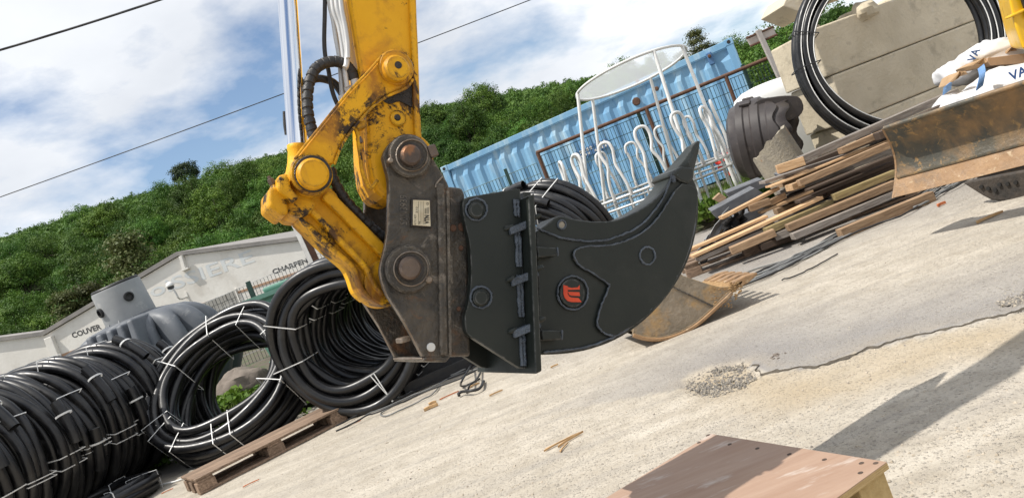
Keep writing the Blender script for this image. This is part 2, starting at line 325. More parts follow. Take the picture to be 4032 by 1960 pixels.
def npmesh(name, verts, quads, mats, parent=None, mi=None, smooth=False):
    me = bpy.data.meshes.new(name); nv, nf = len(verts), len(quads); k = quads.shape[1]
    me.vertices.add(nv); me.vertices.foreach_set('co', np.asarray(verts, dtype=np.float32).ravel())
    me.loops.add(nf * k); me.loops.foreach_set('vertex_index', np.asarray(quads, dtype=np.int32).ravel())
    me.polygons.add(nf); me.polygons.foreach_set('loop_start', np.arange(0, nf * k, k, dtype=np.int32))
    for m_ in mats: me.materials.append(M[m_])
    if mi is not None: me.polygons.foreach_set('material_index', np.asarray(mi, dtype=np.int32))
    if smooth: me.polygons.foreach_set('use_smooth', [True] * nf)
    me.update(); me.validate()
    return me
def obj_of(name, me, parent=None, loc=None):
    o = bpy.data.objects.new(name, me); COL.objects.link(o)
    if parent: o.parent = parent
    if loc is not None: o.location = loc
    return o
_tc = {}
def text_mb(mb, string, p0, p1, up, height, off=V((0, 0, 0)), bold=0.0, mi=0, thick=0.0):
    """flat lettering as mesh: baseline from p0 to p1, letters of the given height along up"""
    key = (string, bold)
    if key not in _tc:
        cu = bpy.data.curves.new('lettering', 'FONT'); cu.body = string; cu.offset = bold; cu.resolution_u = 3
        ob = bpy.data.objects.new('lettering', cu); COL.objects.link(ob)
        me = bpy.data.meshes.new_from_object(ob.evaluated_get(bpy.context.evaluated_depsgraph_get()))
        _tc[key] = ([V(v.co) for v in me.vertices], [tuple(p.vertices) for p in me.polygons])
        bpy.data.objects.remove(ob); bpy.data.meshes.remove(me); bpy.data.curves.remove(cu)
    vs, fs = _tc[key]
    x0 = min(v.x for v in vs); x1 = max(v.x for v in vs); y0 = min(v.y for v in vs); y1 = max(v.y for v in vs)
    bx = V(p1) - V(p0); up = V(up).normalized() * height
    mb.add([V(p0) + bx * ((v.x - x0) / (x1 - x0)) + up * ((v.y - y0) / (y1 - y0)) + off for v in vs], fs, mi)
# ================================================================== the setting
def fnoise(x, y, f, seed=0.0):
    return noise.noise(V((x * f + seed, y * f - seed * 1.3, seed)))
def np_noise(X, Y, f, seed, octaves=3):
    """cheap value noise on arrays"""
    tot = np.zeros_like(X); amp = 1.0
    for o in range(octaves):
        r = np.random.default_rng(seed + o); T = r.random((256, 256))
        xs = X * f + 1000.3; ys = Y * f + 1000.7
        xi = np.floor(xs).astype(int); yi = np.floor(ys).astype(int); xf = xs - xi; yf = ys - yi
        xf = xf * xf * (3 - 2 * xf); yf = yf * yf * (3 - 2 * yf)
        g = lambda a, b: T[a % 256, b % 256]
        tot += amp * ((g(xi, yi) * (1 - xf) + g(xi + 1, yi) * xf) * (1 - yf) + (g(xi, yi + 1) * (1 - xf) + g(xi + 1, yi + 1) * xf) * yf - .5)
        f *= 2.1; amp *= .5
    return tot
def in_poly(X, Y, poly):
    ins = np.zeros(X.shape, bool); n = len(poly)
    for i in range(n):
        x1, y1 = poly[i]; x2, y2 = poly[(i + 1) % n]
        c = ((y1 > Y) != (y2 > Y)) & (X < (x2 - x1) * (Y - y1) / (y2 - y1 + 1e-12) + x1); ins ^= c
    return ins
def dist_line(X, Y, pts):
    D = np.full(X.shape, 1e9)
    for (x1, y1), (x2, y2) in zip(pts[:-1], pts[1:]):
        t = np.clip(((X - x1) * (x2 - x1) + (Y - y1) * (y2 - y1)) / ((x2 - x1) ** 2 + (y2 - y1) ** 2), 0, 1)
        D = np.minimum(D, np.hypot(X - x1 - t * (x2 - x1), Y - y1 - t * (y2 - y1)))
    return D
g2 = lambda l: [(G(a, b).x, G(a, b).y) for a, b in l]
xs = np.concatenate([np.linspace(-400, -9, 24), np.arange(-8.7, 1.0, .09), np.arange(1.0, 4.2, .045), np.arange(4.2, 9, .09), np.linspace(9.5, 400, 24)])
xs = np.concatenate([np.linspace(-400, -9, 24), np.arange(-8.7, -1.2, .09), np.arange(-1.2, 3.2, .035), np.arange(3.2, 9, .09), np.linspace(9.5, 400, 24)])
ys = np.concatenate([np.linspace(-40, .8, 8), np.arange(.9, 1.8, .09), np.arange(1.8, 5.2, .035), np.arange(5.2, 14, .09), np.linspace(14.5, 600, 40)])
X, Y = np.meshgrid(xs, ys, indexing='ij')
wx = X + np_noise(X, Y, 3.0, 1) * .10 + np_noise(X, Y, 14, 5, 2) * .03; wy = Y + np_noise(X, Y, 3.0, 2) * .10 + np_noise(X, Y, 14, 6, 2) * .03
tan_poly = g2([(2690, 1500), (2730, 1470), (2830, 1432), (2950, 1410), (2968, 1440), (3011, 1466), (3110, 1458), (3210, 1449), (3338, 1407), (3452, 1368), (3729, 1300), (3900, 1255), (4300, 1150), (4700, 1150), (4400, 1250), (4032, 1345), (3620, 1470), (3270, 1560), (3011, 1635), (2900, 1622), (2760, 1560)])
tan_m = in_poly(wx, wy, tan_poly)
tan_soft = np.zeros_like(X)
for k_ in range(24):
    aa = k_ * 2.4; rr_ = .018 * (k_ + 1) ** .8; tan_soft += in_poly(wx + rr_ * math.cos(aa), wy + rr_ * math.sin(aa), tan_poly) / 24.
hole = in_poly(wx, wy, g2([(2690, 1510), (2712, 1480), (2810, 1435), (2955, 1410), (2975, 1445), (3050, 1470), (3030, 1500), (2900, 1545), (2830, 1575), (2740, 1560)]))
hole2 = in_poly(wx, wy, g2([(3935, 1190), (3985, 1155), (4200, 1120), (4200, 1195), (4000, 1225)]))
edge = g2([(2968, 1440), (3011, 1466), (3110, 1458), (3210, 1449), (3338, 1407), (3452, 1368), (3729, 1300), (3900, 1255), (4300, 1150)])
D = dist_line(X, Y, edge)
side = np.where(tan_m, -1, 1)
asph = np.clip(1.25 - D / 1.0, 0, 1) * (~tan_m) * (Y > 2.6) * in_poly(X, Y, [(edge[0][0] - .1, edge[0][1] - .12)] + edge + [(9, 9), (-2, 9), (-.6, 4.6)])
back = np.clip((Y - 5.0) / 1.2, 0, 1) * np.clip((X + .4) / 1.0, 0, 1) * .75
asph = np.maximum(asph, back); asph = np.maximum(asph, np.clip((Y - 6.6) / .8, 0, 1) * .55)
asph = np.clip(asph + np_noise(X, Y, .9, 9) * .3 * (asph > .02), 0, 1)
tanv = np.where(D < .05, tan_m * .7, tan_soft) * np.clip(.62 + np_noise(X, Y, 2.5, 21) * .9, 0, 1)
stain = np.clip(np_noise(X, Y, .8, 31) * 1.2, 0, 1) * .5
sx_, sy_ = G(1440, 1800).x, G(1440, 1800).y
pebb = np.clip((4.6 - Y) / 1.6, 0, 1) * np.clip(.75 + np_noise(X, Y, .7, 77) * 1.2, .15, 1)
Z = np_noise(X, Y, .5, 40) * .012 * (np.abs(X) < 30) * (Y < 20) + np_noise(X, Y, 9, 44, 2) * .0025
Z = Z - tan_m * .003 - (hole | hole2) * .012 + np.where(hole | hole2, np_noise(X, Y, 14, 3) * .02, 0)
Z = np.where((np.abs(X) > 20) | (Y > 16), -.02, Z)
nx, ny = X.shape
vid = np.arange(nx * ny).reshape(nx, ny)
quads = np.stack([vid[:-1, :-1], vid[1:, :-1], vid[1:, 1:], vid[:-1, 1:]], -1).reshape(-1, 4)
# ground material: cream exposed-aggregate concrete, grey asphalt, tan dirt (zones carried as an attribute)
def ground_mat():
    m = bpy.data.materials.new('yard_surface'); m.use_nodes = True; t = m.node_tree; L = t.links.new; b = t.nodes['Principled BSDF']
    b.inputs['Roughness'].default_value = .9; b.inputs['Specular IOR Level'].default_value = .25
    tcn = N('ShaderNodeTexCoord', t); at = N('ShaderNodeAttribute', t, attribute_name='zone'); sp = N('ShaderNodeSeparateColor', t); L(at.outputs['Color'], sp.inputs[0])
    def nz(s, det=8, ro=.6):
        n = N('ShaderNodeTexNoise', t); n.inputs['Scale'].default_value = s; n.inputs['Detail'].default_value = det; n.inputs['Roughness'].default_value = ro; L(tcn.outputs['Object'], n.inputs['Vector']); return n.outputs[0]
    def mr(src, lo, hi, a=0, c=1):
        r = N('ShaderNodeMapRange', t, clamp=True); r.inputs[1].default_value = lo; r.inputs[2].default_value = hi; r.inputs[3].default_value = a; r.inputs[4].default_value = c; L(src, r.inputs[0]); return r.outputs[0]
    def mix(f, a, c, mode='MIX'):
        x = N('ShaderNodeMix', t, data_type='RGBA', blend_type=mode)
        for s_, i in ((f, 0), (a, 6), (c, 7)):
            if isinstance(s_, tuple): x.inputs[i].default_value = (*s_, 1)
            elif isinstance(s_, float): x.inputs[i].default_value = s_
            else: L(s_, x.inputs[i])
        return x.outputs[2]
    def mul(a, c):
        x = N('ShaderNodeMath', t, operation='MULTIPLY'); L(a, x.inputs[0])
        if isinstance(c, float): x.inputs[1].default_value = c
        else: L(c, x.inputs[1])
        return x.outputs[0]
    base = mix(mr(nz(.9), .35, .65), (.43, .385, .315), (.50, .45, .375))
    base = mix(mr(nz(6), .42, .72), base, (.36, .315, .25))
    base = mix(mr(nz(38, 3), .56, .66, 0, .55), base, (.27, .235, .19))
    mps = N('ShaderNodeMapping', t); mps.inputs['Scale'].default_value = (.55, 5.5, 1); mps.inputs['Rotation'].default_value = (0, 0, math.radians(4)); L(tcn.outputs['Object'], mps.inputs[0])
    ns = N('ShaderNodeTexNoise', t); ns.inputs['Scale'].default_value = 1.6; ns.inputs['Detail'].default_value = 7; ns.inputs['Roughness'].default_value = .65; L(mps.outputs[0], ns.inputs['Vector'])
    base = mix(mr(ns.outputs[0], .50, .70, 0, .8), base, (.325, .295, .255))
    base = mix(mr(ns.outputs[0], .30, .46, .7, 0), base, (.56, .51, .43))
    asp = mix(mr(nz(3), .3, .7), (.285, .268, .252), (.225, .212, .202))
    tan = mix(mr(nz(5), .3, .7), (.435, .355, .245), (.37, .295, .195))
    col = mix(mr(sp.outputs[1], 0, 1), base, asp); col = mix(sp.outputs[0], col, tan)
    # aggregate: two sizes of stones
    v1 = N('ShaderNodeTexVoronoi', t); v1.inputs['Scale'].default_value = 75; L(tcn.outputs['Object'], v1.inputs['Vector'])
    v2 = N('ShaderNodeTexVoronoi', t); v2.inputs['Scale'].default_value = 190; L(tcn.outputs['Object'], v2.inputs['Vector'])
    def stones(v, lo, hi, colr):
        sc_ = N('ShaderNodeSeparateColor', t); L(v.outputs['Color'], sc_.inputs[0])
        msk = mul(mr(v.outputs['Distance'], .30, .42, 1, 0), mr(sc_.outputs[0], lo, hi)); return msk
    m1 = stones(v1, .40, .48, None); m2 = stones(v2, .35, .45, None)
    sc1 = N('ShaderNodeSeparateColor', t); L(v1.outputs['Color'], sc1.inputs[0])
    scol = mix(sc1.outputs[1], (.17, .155, .14), (.56, .50, .41))
    pf = mr(sp.outputs[2], 0, 1, .40, .95)
    notan = mr(sp.outputs[0], 0, .6, 1, .25)
    col = mix(mul(mul(m1, pf), notan), col, scol)
    sc2 = N('ShaderNodeSeparateColor', t); L(v2.outputs['Color'], sc2.inputs[0])
    scol2 = mix(sc2.outputs[2], (.27, .24, .20), (.62, .57, .49))
    col = mix(mul(m2, mr(sp.outputs[0], 0, .6, .55, .3)), col, scol2)
    col = mix(mul(mr(nz(22, 4), .62, .70), .4), col, (.27, .235, .19)) if False else col
    L(col, b.inputs['Base Color'])
    hsum = N('ShaderNodeMath', t, operation='MULTIPLY_ADD'); L(m1, hsum.inputs[0]); hsum.inputs[1].default_value = .7; L(nz(60, 10, .7), hsum.inputs[2])
    h2 = N('ShaderNodeMath', t, operation='MULTIPLY_ADD'); L(m2, h2.inputs[0]); h2.inputs[1].default_value = .35; L(hsum.outputs[0], h2.inputs[2])
    bp = N('ShaderNodeBump', t); bp.inputs['Strength'].default_value = .85; bp.inputs['Distance'].default_value = .007; L(h2.outputs[0], bp.inputs['Height']); L(bp.outputs[0], b.inputs['Normal'])
    return m
M['ground'] = ground_mat()
me = npmesh('ground', np.stack([X, Y, Z], -1).reshape(-1, 3), quads, ['ground'], smooth=True)
ca_ = me.color_attributes.new('zone', 'FLOAT_COLOR', 'POINT')
zc = np.stack([tanv, asph, pebb, np.ones_like(X)], -1).reshape(-1, 4).astype(np.float32); ca_.data.foreach_set('color', zc.ravel())
tag(obj_of('ground', me), 'pale worn concrete and asphalt yard', kind='structure')

# grass bank behind the yard
bank_edge = [V((-30, 9.2, 0)), V((-12, 9.0, 0)), V((-6, 8.7, 0)), V((-3.6, 8.6, 0)), V((-1.4, 8.5, 0)), V((.6, 9.0, 0)), V((2.6, 10.2, 0)), V((4.2, 10.2, 0)), V((5.5, 9.9, 0)), V((9, 9.8, 0)), V((30, 10.0, 0))]
be = cr(bank_edge, 12)
def bank_fn(i, j):
    p = be[i]; t = [0, .12, .3, .6, 1.2, 2.2, 4, 7, 12, 20, 34][j]
    z = [-.03, .07, .15, .18, .2, .2, .2, .22, .25, .3, .3][j]
    n_ = fnoise(p.x, t, 2.1) * .05 + fnoise(p.x, t, .5, 4) * .04
    return V((p.x + fnoise(p.x, t, 3, 2) * .08, p.y + t + fnoise(p.x, 3, 2.5, 7) * .12, z + (n_ if 0 < j < 8 else 0)))
mb = MB().grid(bank_fn, len(be), 11); build('grass_bank', mb, 'soil', smooth=60)['kind'] = 'structure'

# ---------------------------------------------------------------- hill
sky_px = [(-700, 1050), (-300, 985), (0, 915), (250, 835), (480, 760), (700, 705), (900, 640), (1130, 570), (1400, 480), (1660, 405), (1850, 375), (2050, 330), (2300, 290), (2600, 235), (2800, 190), (3020, 125), (3400, -20), (3800, -180), (4400, -420)]
RIDGE = 215.0
rx = []; rz = []
for a, b in sky_px:
    p = A(a, b, RIDGE); rx.append(p.x); rz.append(p.z - 6.0)
rx = np.array(rx); rz = np.array(rz)
rs = (np.array(rz) + 6.0 - CAM_H) / RIDGE; ra_ = rx / RIDGE           # slope of the skyline for each bearing
def hill_z(x, y):
    y = np.asarray(y, float); x = np.asarray(x, float)
    s_ = np.interp(x / np.maximum(y, 30), ra_, rs); t = np.clip((y - 52) / 40, 0, 1); t = t * t * (3 - 2 * t)
    z = np.maximum(0.0, s_ * np.minimum(y, RIDGE) + CAM_H - 6.4) * t
    return z * np.where(y > RIDGE, 1 - (y - RIDGE) / 240, 1) - .1
hx = np.linspace(-260, 260, 110); hy = np.linspace(44, 310, 80)
HX, HY = np.meshgrid(hx, hy, indexing='ij'); HZ = hill_z(HX, HY) + np_noise(HX, HY, .06, 71) * 1.2
vid = np.arange(HX.size).reshape(HX.shape); hq = np.stack([vid[:-1, :-1], vid[1:, :-1], vid[1:, 1:], vid[:-1, 1:]], -1).reshape(-1, 4)
M['hill'] = mat('hill_undergrowth', (.028, .050, .012), (.045, .068, .016), s=.4, rough=1)
tag(obj_of('hill', npmesh('hill', np.stack([HX, HY, HZ], -1).reshape(-1, 3), hq, ['hill'], smooth=True)), kind='structure')

# ---------------------------------------------------------------- trees
def leaf_quads(centers, size, rng, flat=.0, up=.35, out=None):
    """one small leaf-spray quad per centre, turned at random"""
    n = len(centers); nrm = rng.normal(size=(n, 3)); nrm[:, 2] += up
    if out is not None: nrm = nrm * .55 + out
    nrm /= np.linalg.norm(nrm, axis=1)[:, None]
    t = np.cross(nrm, rng.normal(size=(n, 3))); t /= np.linalg.norm(t, axis=1)[:, None]; b = np.cross(nrm, t)
    s = size * rng.uniform(.6, 1.25, n)[:, None]; asp = rng.uniform(.55, 1.0, n)[:, None]
    bend = nrm * s * .25
    v = np.stack([centers - t * s - b * s * asp * .35 , centers + b * s * asp * -.9 + bend, centers + t * s + b * s * asp * .35, centers + b * s * asp * .9 + bend], 1).reshape(-1, 3)
    q = np.arange(4 * n).reshape(n, 4); return v, q
def crown_points(rng, R, H, z0, n_clump, per, kind='round'):
    """clump centres on the outer part of a lumpy crown, then leaves round each clump"""
    if kind == 'round':
        lob = rng.normal(size=(9, 3)); lob /= np.linalg.norm(lob, axis=1)[:, None]
        d = rng.normal(size=(n_clump, 3)); d[:, 2] = np.abs(d[:, 2]) * 1.0 - .28; d /= np.linalg.norm(d, axis=1)[:, None]
        bul = 1 + .36 * (np.max(d @ lob.T, axis=1) ** 8) - .14
        rad = (rng.uniform(.52, 1.0, n_clump) ** .5) * bul
        c = d * rad[:, None] * np.array([R, R, H * .55]); c[:, 2] += z0 + H * .5
        cs = R * .135
    else:
        h = rng.uniform(0, 1, n_clump) ** .8; a = rng.uniform(0, 2 * np.pi, n_clump)
        lay = np.floor(h * 7) / 7
        rr = R * (1.05 - .80 * h) * np.sqrt(rng.uniform(.2, 1, n_clump))
        c = np.stack([np.cos(a) * rr, np.sin(a) * rr, z0 + H * (lay * .75 + h * .25) - rr * .12], 1); cs = R * .17
    cen = np.array([0, 0, z0 + H * .38]); od = (c - cen) / np.array([R, R, H * .55]); od /= np.linalg.norm(od, axis=1)[:, None] + 1e-9
    dl = rng.normal(size=(n_clump * per, 3)); crown_points.out = np.repeat(od, per, 0) * .55 + dl / (np.linalg.norm(dl, axis=1)[:, None] + 1e-9) * .75
    leaf = np.repeat(c, per, 0) + dl * cs * np.array([1, 1, .62])
    return leaf, c
def trunk_mb(rng, R, H, z0, clumps, n_l=7, r0=.16):
    mb = MB(); top = z0 + H * .62
    pts = [V((0, 0, -.4)), V((rng.normal() * .08, rng.normal() * .08, z0 * .7)), V((rng.normal() * .2, rng.normal() * .2, (z0 + top) / 2)), V((rng.normal() * .25, rng.normal() * .25, top))]
    mb.tube(cr(pts, 3), [r0 * (1 - .75 * i / 9) for i in range(10)], 6)
    for k in range(n_l):
        e = V(clumps[rng.integers(len(clumps))]); s0 = V((0, 0, z0 * .75 + (top - z0 * .75) * rng.uniform(.1, .85)))
        mid = (s0 + e) / 2 + V((0, 0, -.1 * H * rng.uniform(0, 1)))
        mb.tube([s0, mid, e], [r0 * .45, r0 * .28, r0 * .08], 5)
    return mb
def tree_mesh(name, seed, R, H, z0, n_clump, per, size, leaf, kind='round', r0=.16):
    rng = np.random.default_rng(seed); L_, c = crown_points(rng, R, H, z0, n_clump, per, kind)
    v, q = leaf_quads(L_, size, rng, up=.3, out=crown_points.out * 1.1)
    tm = trunk_mb(rng, R, H, z0, c, r0=r0)
    tv = np.array([tuple(p) for p in tm.v]); tq = []
    for f in tm.f:
        f = list(f)
        if len(f) == 4: tq.append(f)
        elif len(f) == 3: tq.append(f + [f[2]])
        else:
            for i in range(1, len(f) - 2, 2): tq.append([f[0], f[i], f[i + 1], f[i + 2]])
    tq = np.array([x for x in tq if len(set(x)) == 4]); allv = np.concatenate([v, tv]); allq = np.concatenate([q, tq + len(v)])
    crown = npmesh(name + '_crown', v, q, [leaf]); trunk = npmesh(name + '_trunk', tv, tq, ['bark'])
    both = npmesh(name, allv, allq, [leaf, 'bark'], mi=np.concatenate([np.zeros(len(q)), np.ones(len(tq))]))
    return crown, trunk, both
broad = [tree_mesh('broadleaf_tree', 100 + k, R, H, z0, 140, 62, .100, 'leaf') for k, (R, H, z0) in enumerate([(2.9, 6.2, 1.6), (2.5, 6.8, 1.8), (3.3, 6.0, 1.5), (2.7, 5.6, 1.4), (2.3, 6.4, 1.9)])]
pines = [tree_mesh('pine_tree', 200 + k, R, H, z0, 140, 44, .10, 'leaf_pine', 'cone') for k, (R, H, z0) in enumerate([(2.1, 6.5, 1.2), (1.8, 5.4, 1.0)])]
umbrella = tree_mesh('stone_pine', 300, 2.6, 4.6, 3.2, 110, 40, .16, 'leaf_dark', r0=.2)
def put_tree(name, meshes, p, s, rz, label, cat='tree', group=None, parts=False):
    if parts:
        r = root(name, p, label, cat, group); r.scale = (s, s, s); r.rotation_euler.z = rz
        obj_of('trunk', meshes[1], r); obj_of('crown', meshes[0], r); return r
    o = obj_of(name, meshes[2], loc=p); o.scale = (s * random.uniform(.9, 1.1), s * random.uniform(.9, 1.1), s * random.uniform(.88, 1.15)); o.rotation_euler.z = rz
    return tag(o, label, cat, group)
def on_hill(px, py, Yd, drop=0):
    p = A(px, py, Yd); return V((p.x, p.y, float(hill_z(p.x, p.y)) - drop))
# wooded hillside: rows of trees from the foot to the ridge
cand = []
rt_ = random.Random(5); y_ = 58.0
while y_ < 224:
    step = 3.15 + (y_ - 58) * .010; x_ = -.76 * y_ - 6 + rt_.uniform(0, 3)
    while x_ < .50 * y_ + 8:
        cand.append((x_ + rt_.uniform(-1.2, 1.2), y_ + rt_.uniform(-1.3, 1.3))); x_ += step * rt_.uniform(.85, 1.2)
    y_ += step * .92
near = []; far = []
for (x, y) in cand:
    z = float(hill_z(x, y)); near.append((y, x, z))
near.sort()
# leave out trees wholly hidden behind the workshop, the container and the stacks (low in the frame and near)
def img(p):
    q = V(p) - CAMP; zc_ = q.dot(FW); u = q.dot(RT) / zc_ * F_PX; v = -q.dot(UP) / zc_ * F_PX
    return CX + u * CA + v * SA, CY - u * SA + v * CA
vis = []
for (y, x, z) in near:
    if float(np.interp(x / y, ra_, rs)) * y + CAM_H - 5.8 < 0: continue      # would stand above the skyline
    tx, ty = img((x, y, z + 5.5))
    if tx < -260 or tx > 3350: continue
    if tx > 1700 and ty > 980 - .44 * (tx - 1060) + 60: continue          # behind the blue container
    if 177 < tx < 1450 and ty > max(1330 - .59 * (tx - 177), 1010 - .12 * (tx - 706)) + 90: continue   # behind the workshop
    if -260 < tx <= 177 and ty > 1430: continue
    vis.append((y, x, z))
things = vis[:285]; rest = vis[285:]
for (y, x, z) in things:
    b_ = rt_.random()
    put_tree('broadleaf_tree', broad[rt_.randrange(5)], V((x, y, z - .6)), rt_.uniform(.50, .86), rt_.uniform(0, 6.28), 'green broadleaf tree in the dense wood covering the hillside', 'tree', 'broadleaf trees of the wooded hillside')
if rest:
    vv = []; qq = []; off = 0
    for (y, x, z) in rest:
        rng = np.random.default_rng(int(abs(x) * 1000 + y * 77)); R = rng.uniform(1.5, 2.3)
        L_, c = crown_points(rng, R, rng.uniform(3.6, 5.2), .9, 38, 20, 'round'); v, q = leaf_quads(L_, .175, rng, up=.3, out=crown_points.out * 1.1)
        vv.append(v + np.array([x, y, z - .6])); qq.append(q + off); off += len(v)
    tag(obj_of('forest', npmesh('forest', np.concatenate(vv), np.concatenate(qq), ['leaf_far'])), 'distant green wood along the top of the hill', kind='stuff')
for (px, py, Yd, s, k, lab) in [(470, 1075, 47, 1.10, 0, 'olive green pine rising behind the grey tank and the workshop gable'), (300, 1200, 46, .95, 1, 'smaller olive green pine beside the taller pine, behind the workshop roof'), (215, 1240, 45, .8, 1, 'lowest olive pine peeping over the valley of the workshop roof')]:
    top = A(px, py - 150, Yd); put_tree('pine_tree', pines[k], V((top.x, top.y, top.z - 7.3 * s)), s, k * 1.3, lab, parts=True)
top = A(712, 648, 205); put_tree('stone_pine', umbrella, V((top.x, top.y, top.z - 7.6 * 1.4)), 1.4, .4, 'dark round-topped pine standing out on the ridge against the sky', parts=True)
for i, (px, py, Yd, s) in enumerate([(2730, 128, 60, .62), (2790, 150, 60, .6), (2680, 215, 60, .6)]):
    top = A(px, py, Yd); put_tree('dark_cypress', pines[i % 2], V((top.x, top.y, top.z - 7.0 * s)), s, i, ['tallest dark tree above the right end of the blue container', 'dark tree between the container corner and the rusty sign', 'shorter dark tree behind the round white frame'][i], parts=True)
for i, (px, py, Yd, s) in enumerate([(3010, 165, 45, .8), (2960, 330, 40, .85), (3120, 60, 48, .9), (3850, -10, 40, .8), (3930, 30, 42, .8)]):
    top = A(px, py, Yd); put_tree('broadleaf_tree', broad[i % 5], V((top.x, top.y, top.z - 7.4 * s)), s, i * 2., ['green tree behind the rusty sign board', 'leafy tree below the rusty sign, behind the green mesh', 'green tree above the stacked concrete blocks', 'green tree seen above the right side of the upright pipe coil', 'green tree beside the yellow machine body'][i], parts=True)

# ---------------------------------------------------------------- grass and weeds
def blades(name, pts, h, mats, seed, label=None, wid=.006):
    rng = np.random.default_rng(seed); n = len(pts); P = np.array(pts)
    a = rng.uniform(0, 2 * np.pi, n); hh = h * rng.uniform(.5, 1.3, n); ln = rng.uniform(.1, .5, n) * hh
    dx_, dy_ = np.cos(a), np.sin(a); wv = np.stack([-dy_, dx_, np.zeros(n)], 1) * wid * rng.uniform(.7, 1.4, n)[:, None]
    tip = P + np.stack([dx_ * ln, dy_ * ln, hh], 1); mid = P + np.stack([dx_ * ln * .3, dy_ * ln * .3, hh * .6], 1)
    v = np.stack([P - wv, P + wv, mid + wv * .8, mid - wv * .8, tip + wv * .1, tip - wv * .1], 1).reshape(-1, 3)
    k = np.arange(n)[:, None] * 6; q = np.concatenate([k + np.array([0, 1, 2, 3]), k + np.array([3, 2, 4, 5])])
    return tag(obj_of(name, npmesh(name, v, q, mats)), label, kind='stuff')
def rect_pts(x0, x1, y0, y1, n, z=.18, seed=1):
    r = random.Random(seed); o = []
    for _ in range(n):
        x, y = r.uniform(x0, x1), r.uniform(y0, y1)
        if fnoise(x, y, 1.6, 3) < -.25 and r.random() < .7: continue
        o.append((x, y, z + fnoise(x, y, 2.1) * .03 - .02))
    return o
blades('grass', rect_pts(2.2, 6.8, 9.9, 13.2, 16000, .16), .20, ['grass'], 3, 'long green and straw coloured grass along the fence')
blades('grass', rect_pts(-6.5, -1.2, 8.5, 10.5, 9000, .14, 2), .13, ['grass'], 4, 'short grass behind the black pipe coils')
def weed_patch(name, x0, x1, y0, y1, n, seed, label, z=.12, size=.045):
    rng = np.random.default_rng(seed); c = np.stack([rng.uniform(x0, x1, n), rng.uniform(y0, y1, n), np.zeros(n)], 1)
    hgt = np.clip(np_noise(c[:, 0], c[:, 1], 2.2, seed) + .5, .12, 1.1) * .34; c[:, 2] = z + rng.uniform(0, 1, n) ** .7 * hgt
    v, q = leaf_quads(c, size, rng, up=.9); tag(obj_of(name, npmesh(name, v, q, ['weed'])), label, kind='stuff')
weed_patch('weeds', -5.6, -2.4, 8.75, 9.6, 5200, 8, 'low leafy weeds behind the pipe coils')
weed_patch('weeds', -1.9, -.2, 8.6, 9.4, 3200, 12, 'leafy weeds seen through the large upright coil')
weed_patch('weeds', -4.2, -2.5, 7.6, 8.4, 1200, 13, 'dark weeds in the shade under the leaning coil', z=.0, size=.035)
weed_patch('weeds', 2.4, 3.6, 9.9, 10.4, 1200, 14, 'weeds at the foot of the round feeder', z=.10)
# ================================================================== workshop building
gam = math.radians(-10); WD = V((math.cos(gam), math.sin(gam), 0)); WN = V((math.sin(gam), -math.cos(gam), 0))   # along the wall, towards the camera
W0 = A(500, 1200, 27)
wp = lambda a, b: PL(a, b, W0, WN)
roof_px = [(-900, 1490), (-520, 1290), (0, 1343), (177, 1320), (706, 1008), (1298, 933), (1460, 913)]
rp = [wp(a, b) for a, b in roof_px]
WK = root('workshop_building', V((wp(500, 1400).x, wp(500, 1400).y, 0)), 'long white rendered workshop with low gables and painted lettering', 'building')
poly = [V((rp[3].x, rp[3].y, -.1))] + rp[3:] + [V((rp[-1].x, rp[-1].y, -.1))]
build('wall', MB().prism(poly, -WN * 9), 'render', WK)
rp[1] = wp(-900, 1465); rp = rp[:1] + rp[1:]
poly = [V((rp[1].x, rp[1].y, -.1)), rp[1], rp[2], rp[3], V((rp[3].x, rp[3].y, -.1))]
build('wall', MB().prism([p_ - WN * .02 for p_ in poly], -WN * .35), 'render', WK); rp = rp[1:]
for a, b in zip(rp[:-1], rp[1:]):
    d = (b - a); mb = MB(); up = V((0, 0, 1))
    mb.prism([a + up * .02 - WN * -.10, b + up * .02 - WN * -.10, b + up * .16 + WN * .10, a + up * .16 + WN * .10], -WN * (9.3 if a.x >= rp[2].x - .01 else .6)); build('roof_edge', mb, 'roof_edge', WK)
def wall_strip(p, q, hpx, matn, name, th=.03):
    a, b = wp(*p), wp(*q); up = V((0, 0, hpx / 3030 * 27)); build(name, MB().prism([a - up / 2, b - up / 2, b + up / 2, a + up / 2], WN * th), matn, WK)
wall_strip((-300, 1594), (130, 1440), 10, 'stripe_red', 'painted_stripe', .012)
wall_strip((130, 1440), (300, 1378), 10, 'stripe_tan', 'painted_stripe', .012)
wall_strip((748, 1214), (1400, 997), 9, 'stripe_tan', 'painted_stripe', .012)
a, b = wp(198, 1325), wp(232, 1420); build('pillar', MB().prism([a - WD * .16, a + WD * .16, V((b.x, b.y, 0)) + WD * .16, V((b.x, b.y, 0)) - WD * .16], WN * .16), 'render', WK, bevel=.02)
a, b = wp(719, 1006), wp(735, 1058); build('gable_stub', MB().box((a + b) / 2 + WN * .08, WD * .12, WN * .16, b - a), 'render', WK, bevel=.01)
build('gable_stub_foot', MB().box(b + WN * .08, WD * .3, WN * .17, V((0, 0, .06))), 'render', WK)
def wall_text(s, p0, p1, hpx, matn, bold):
    a, b = wp(*p0), wp(*p1); mb = MB(); text_mb(mb, s, a, b, V((0, 0, 1)), hpx / 3030 * 27.2, WN * .005, bold); build('lettering', mb, matn, WK)
wall_text('COUVER', (288, 1331), (402, 1294), 22, 'letter_dark', .03)
wall_text('CHARPENTE', (1077, 1080), (1250, 1021), 19, 'letter_dark', .03)
wall_text('OUTILL', (1104, 1124), (1225, 1083), 19, 'letter_dark', .03)
wall_text('oiSSIERE', (600, 1172), (1006, 1030), 50, 'letter_faded', .012)
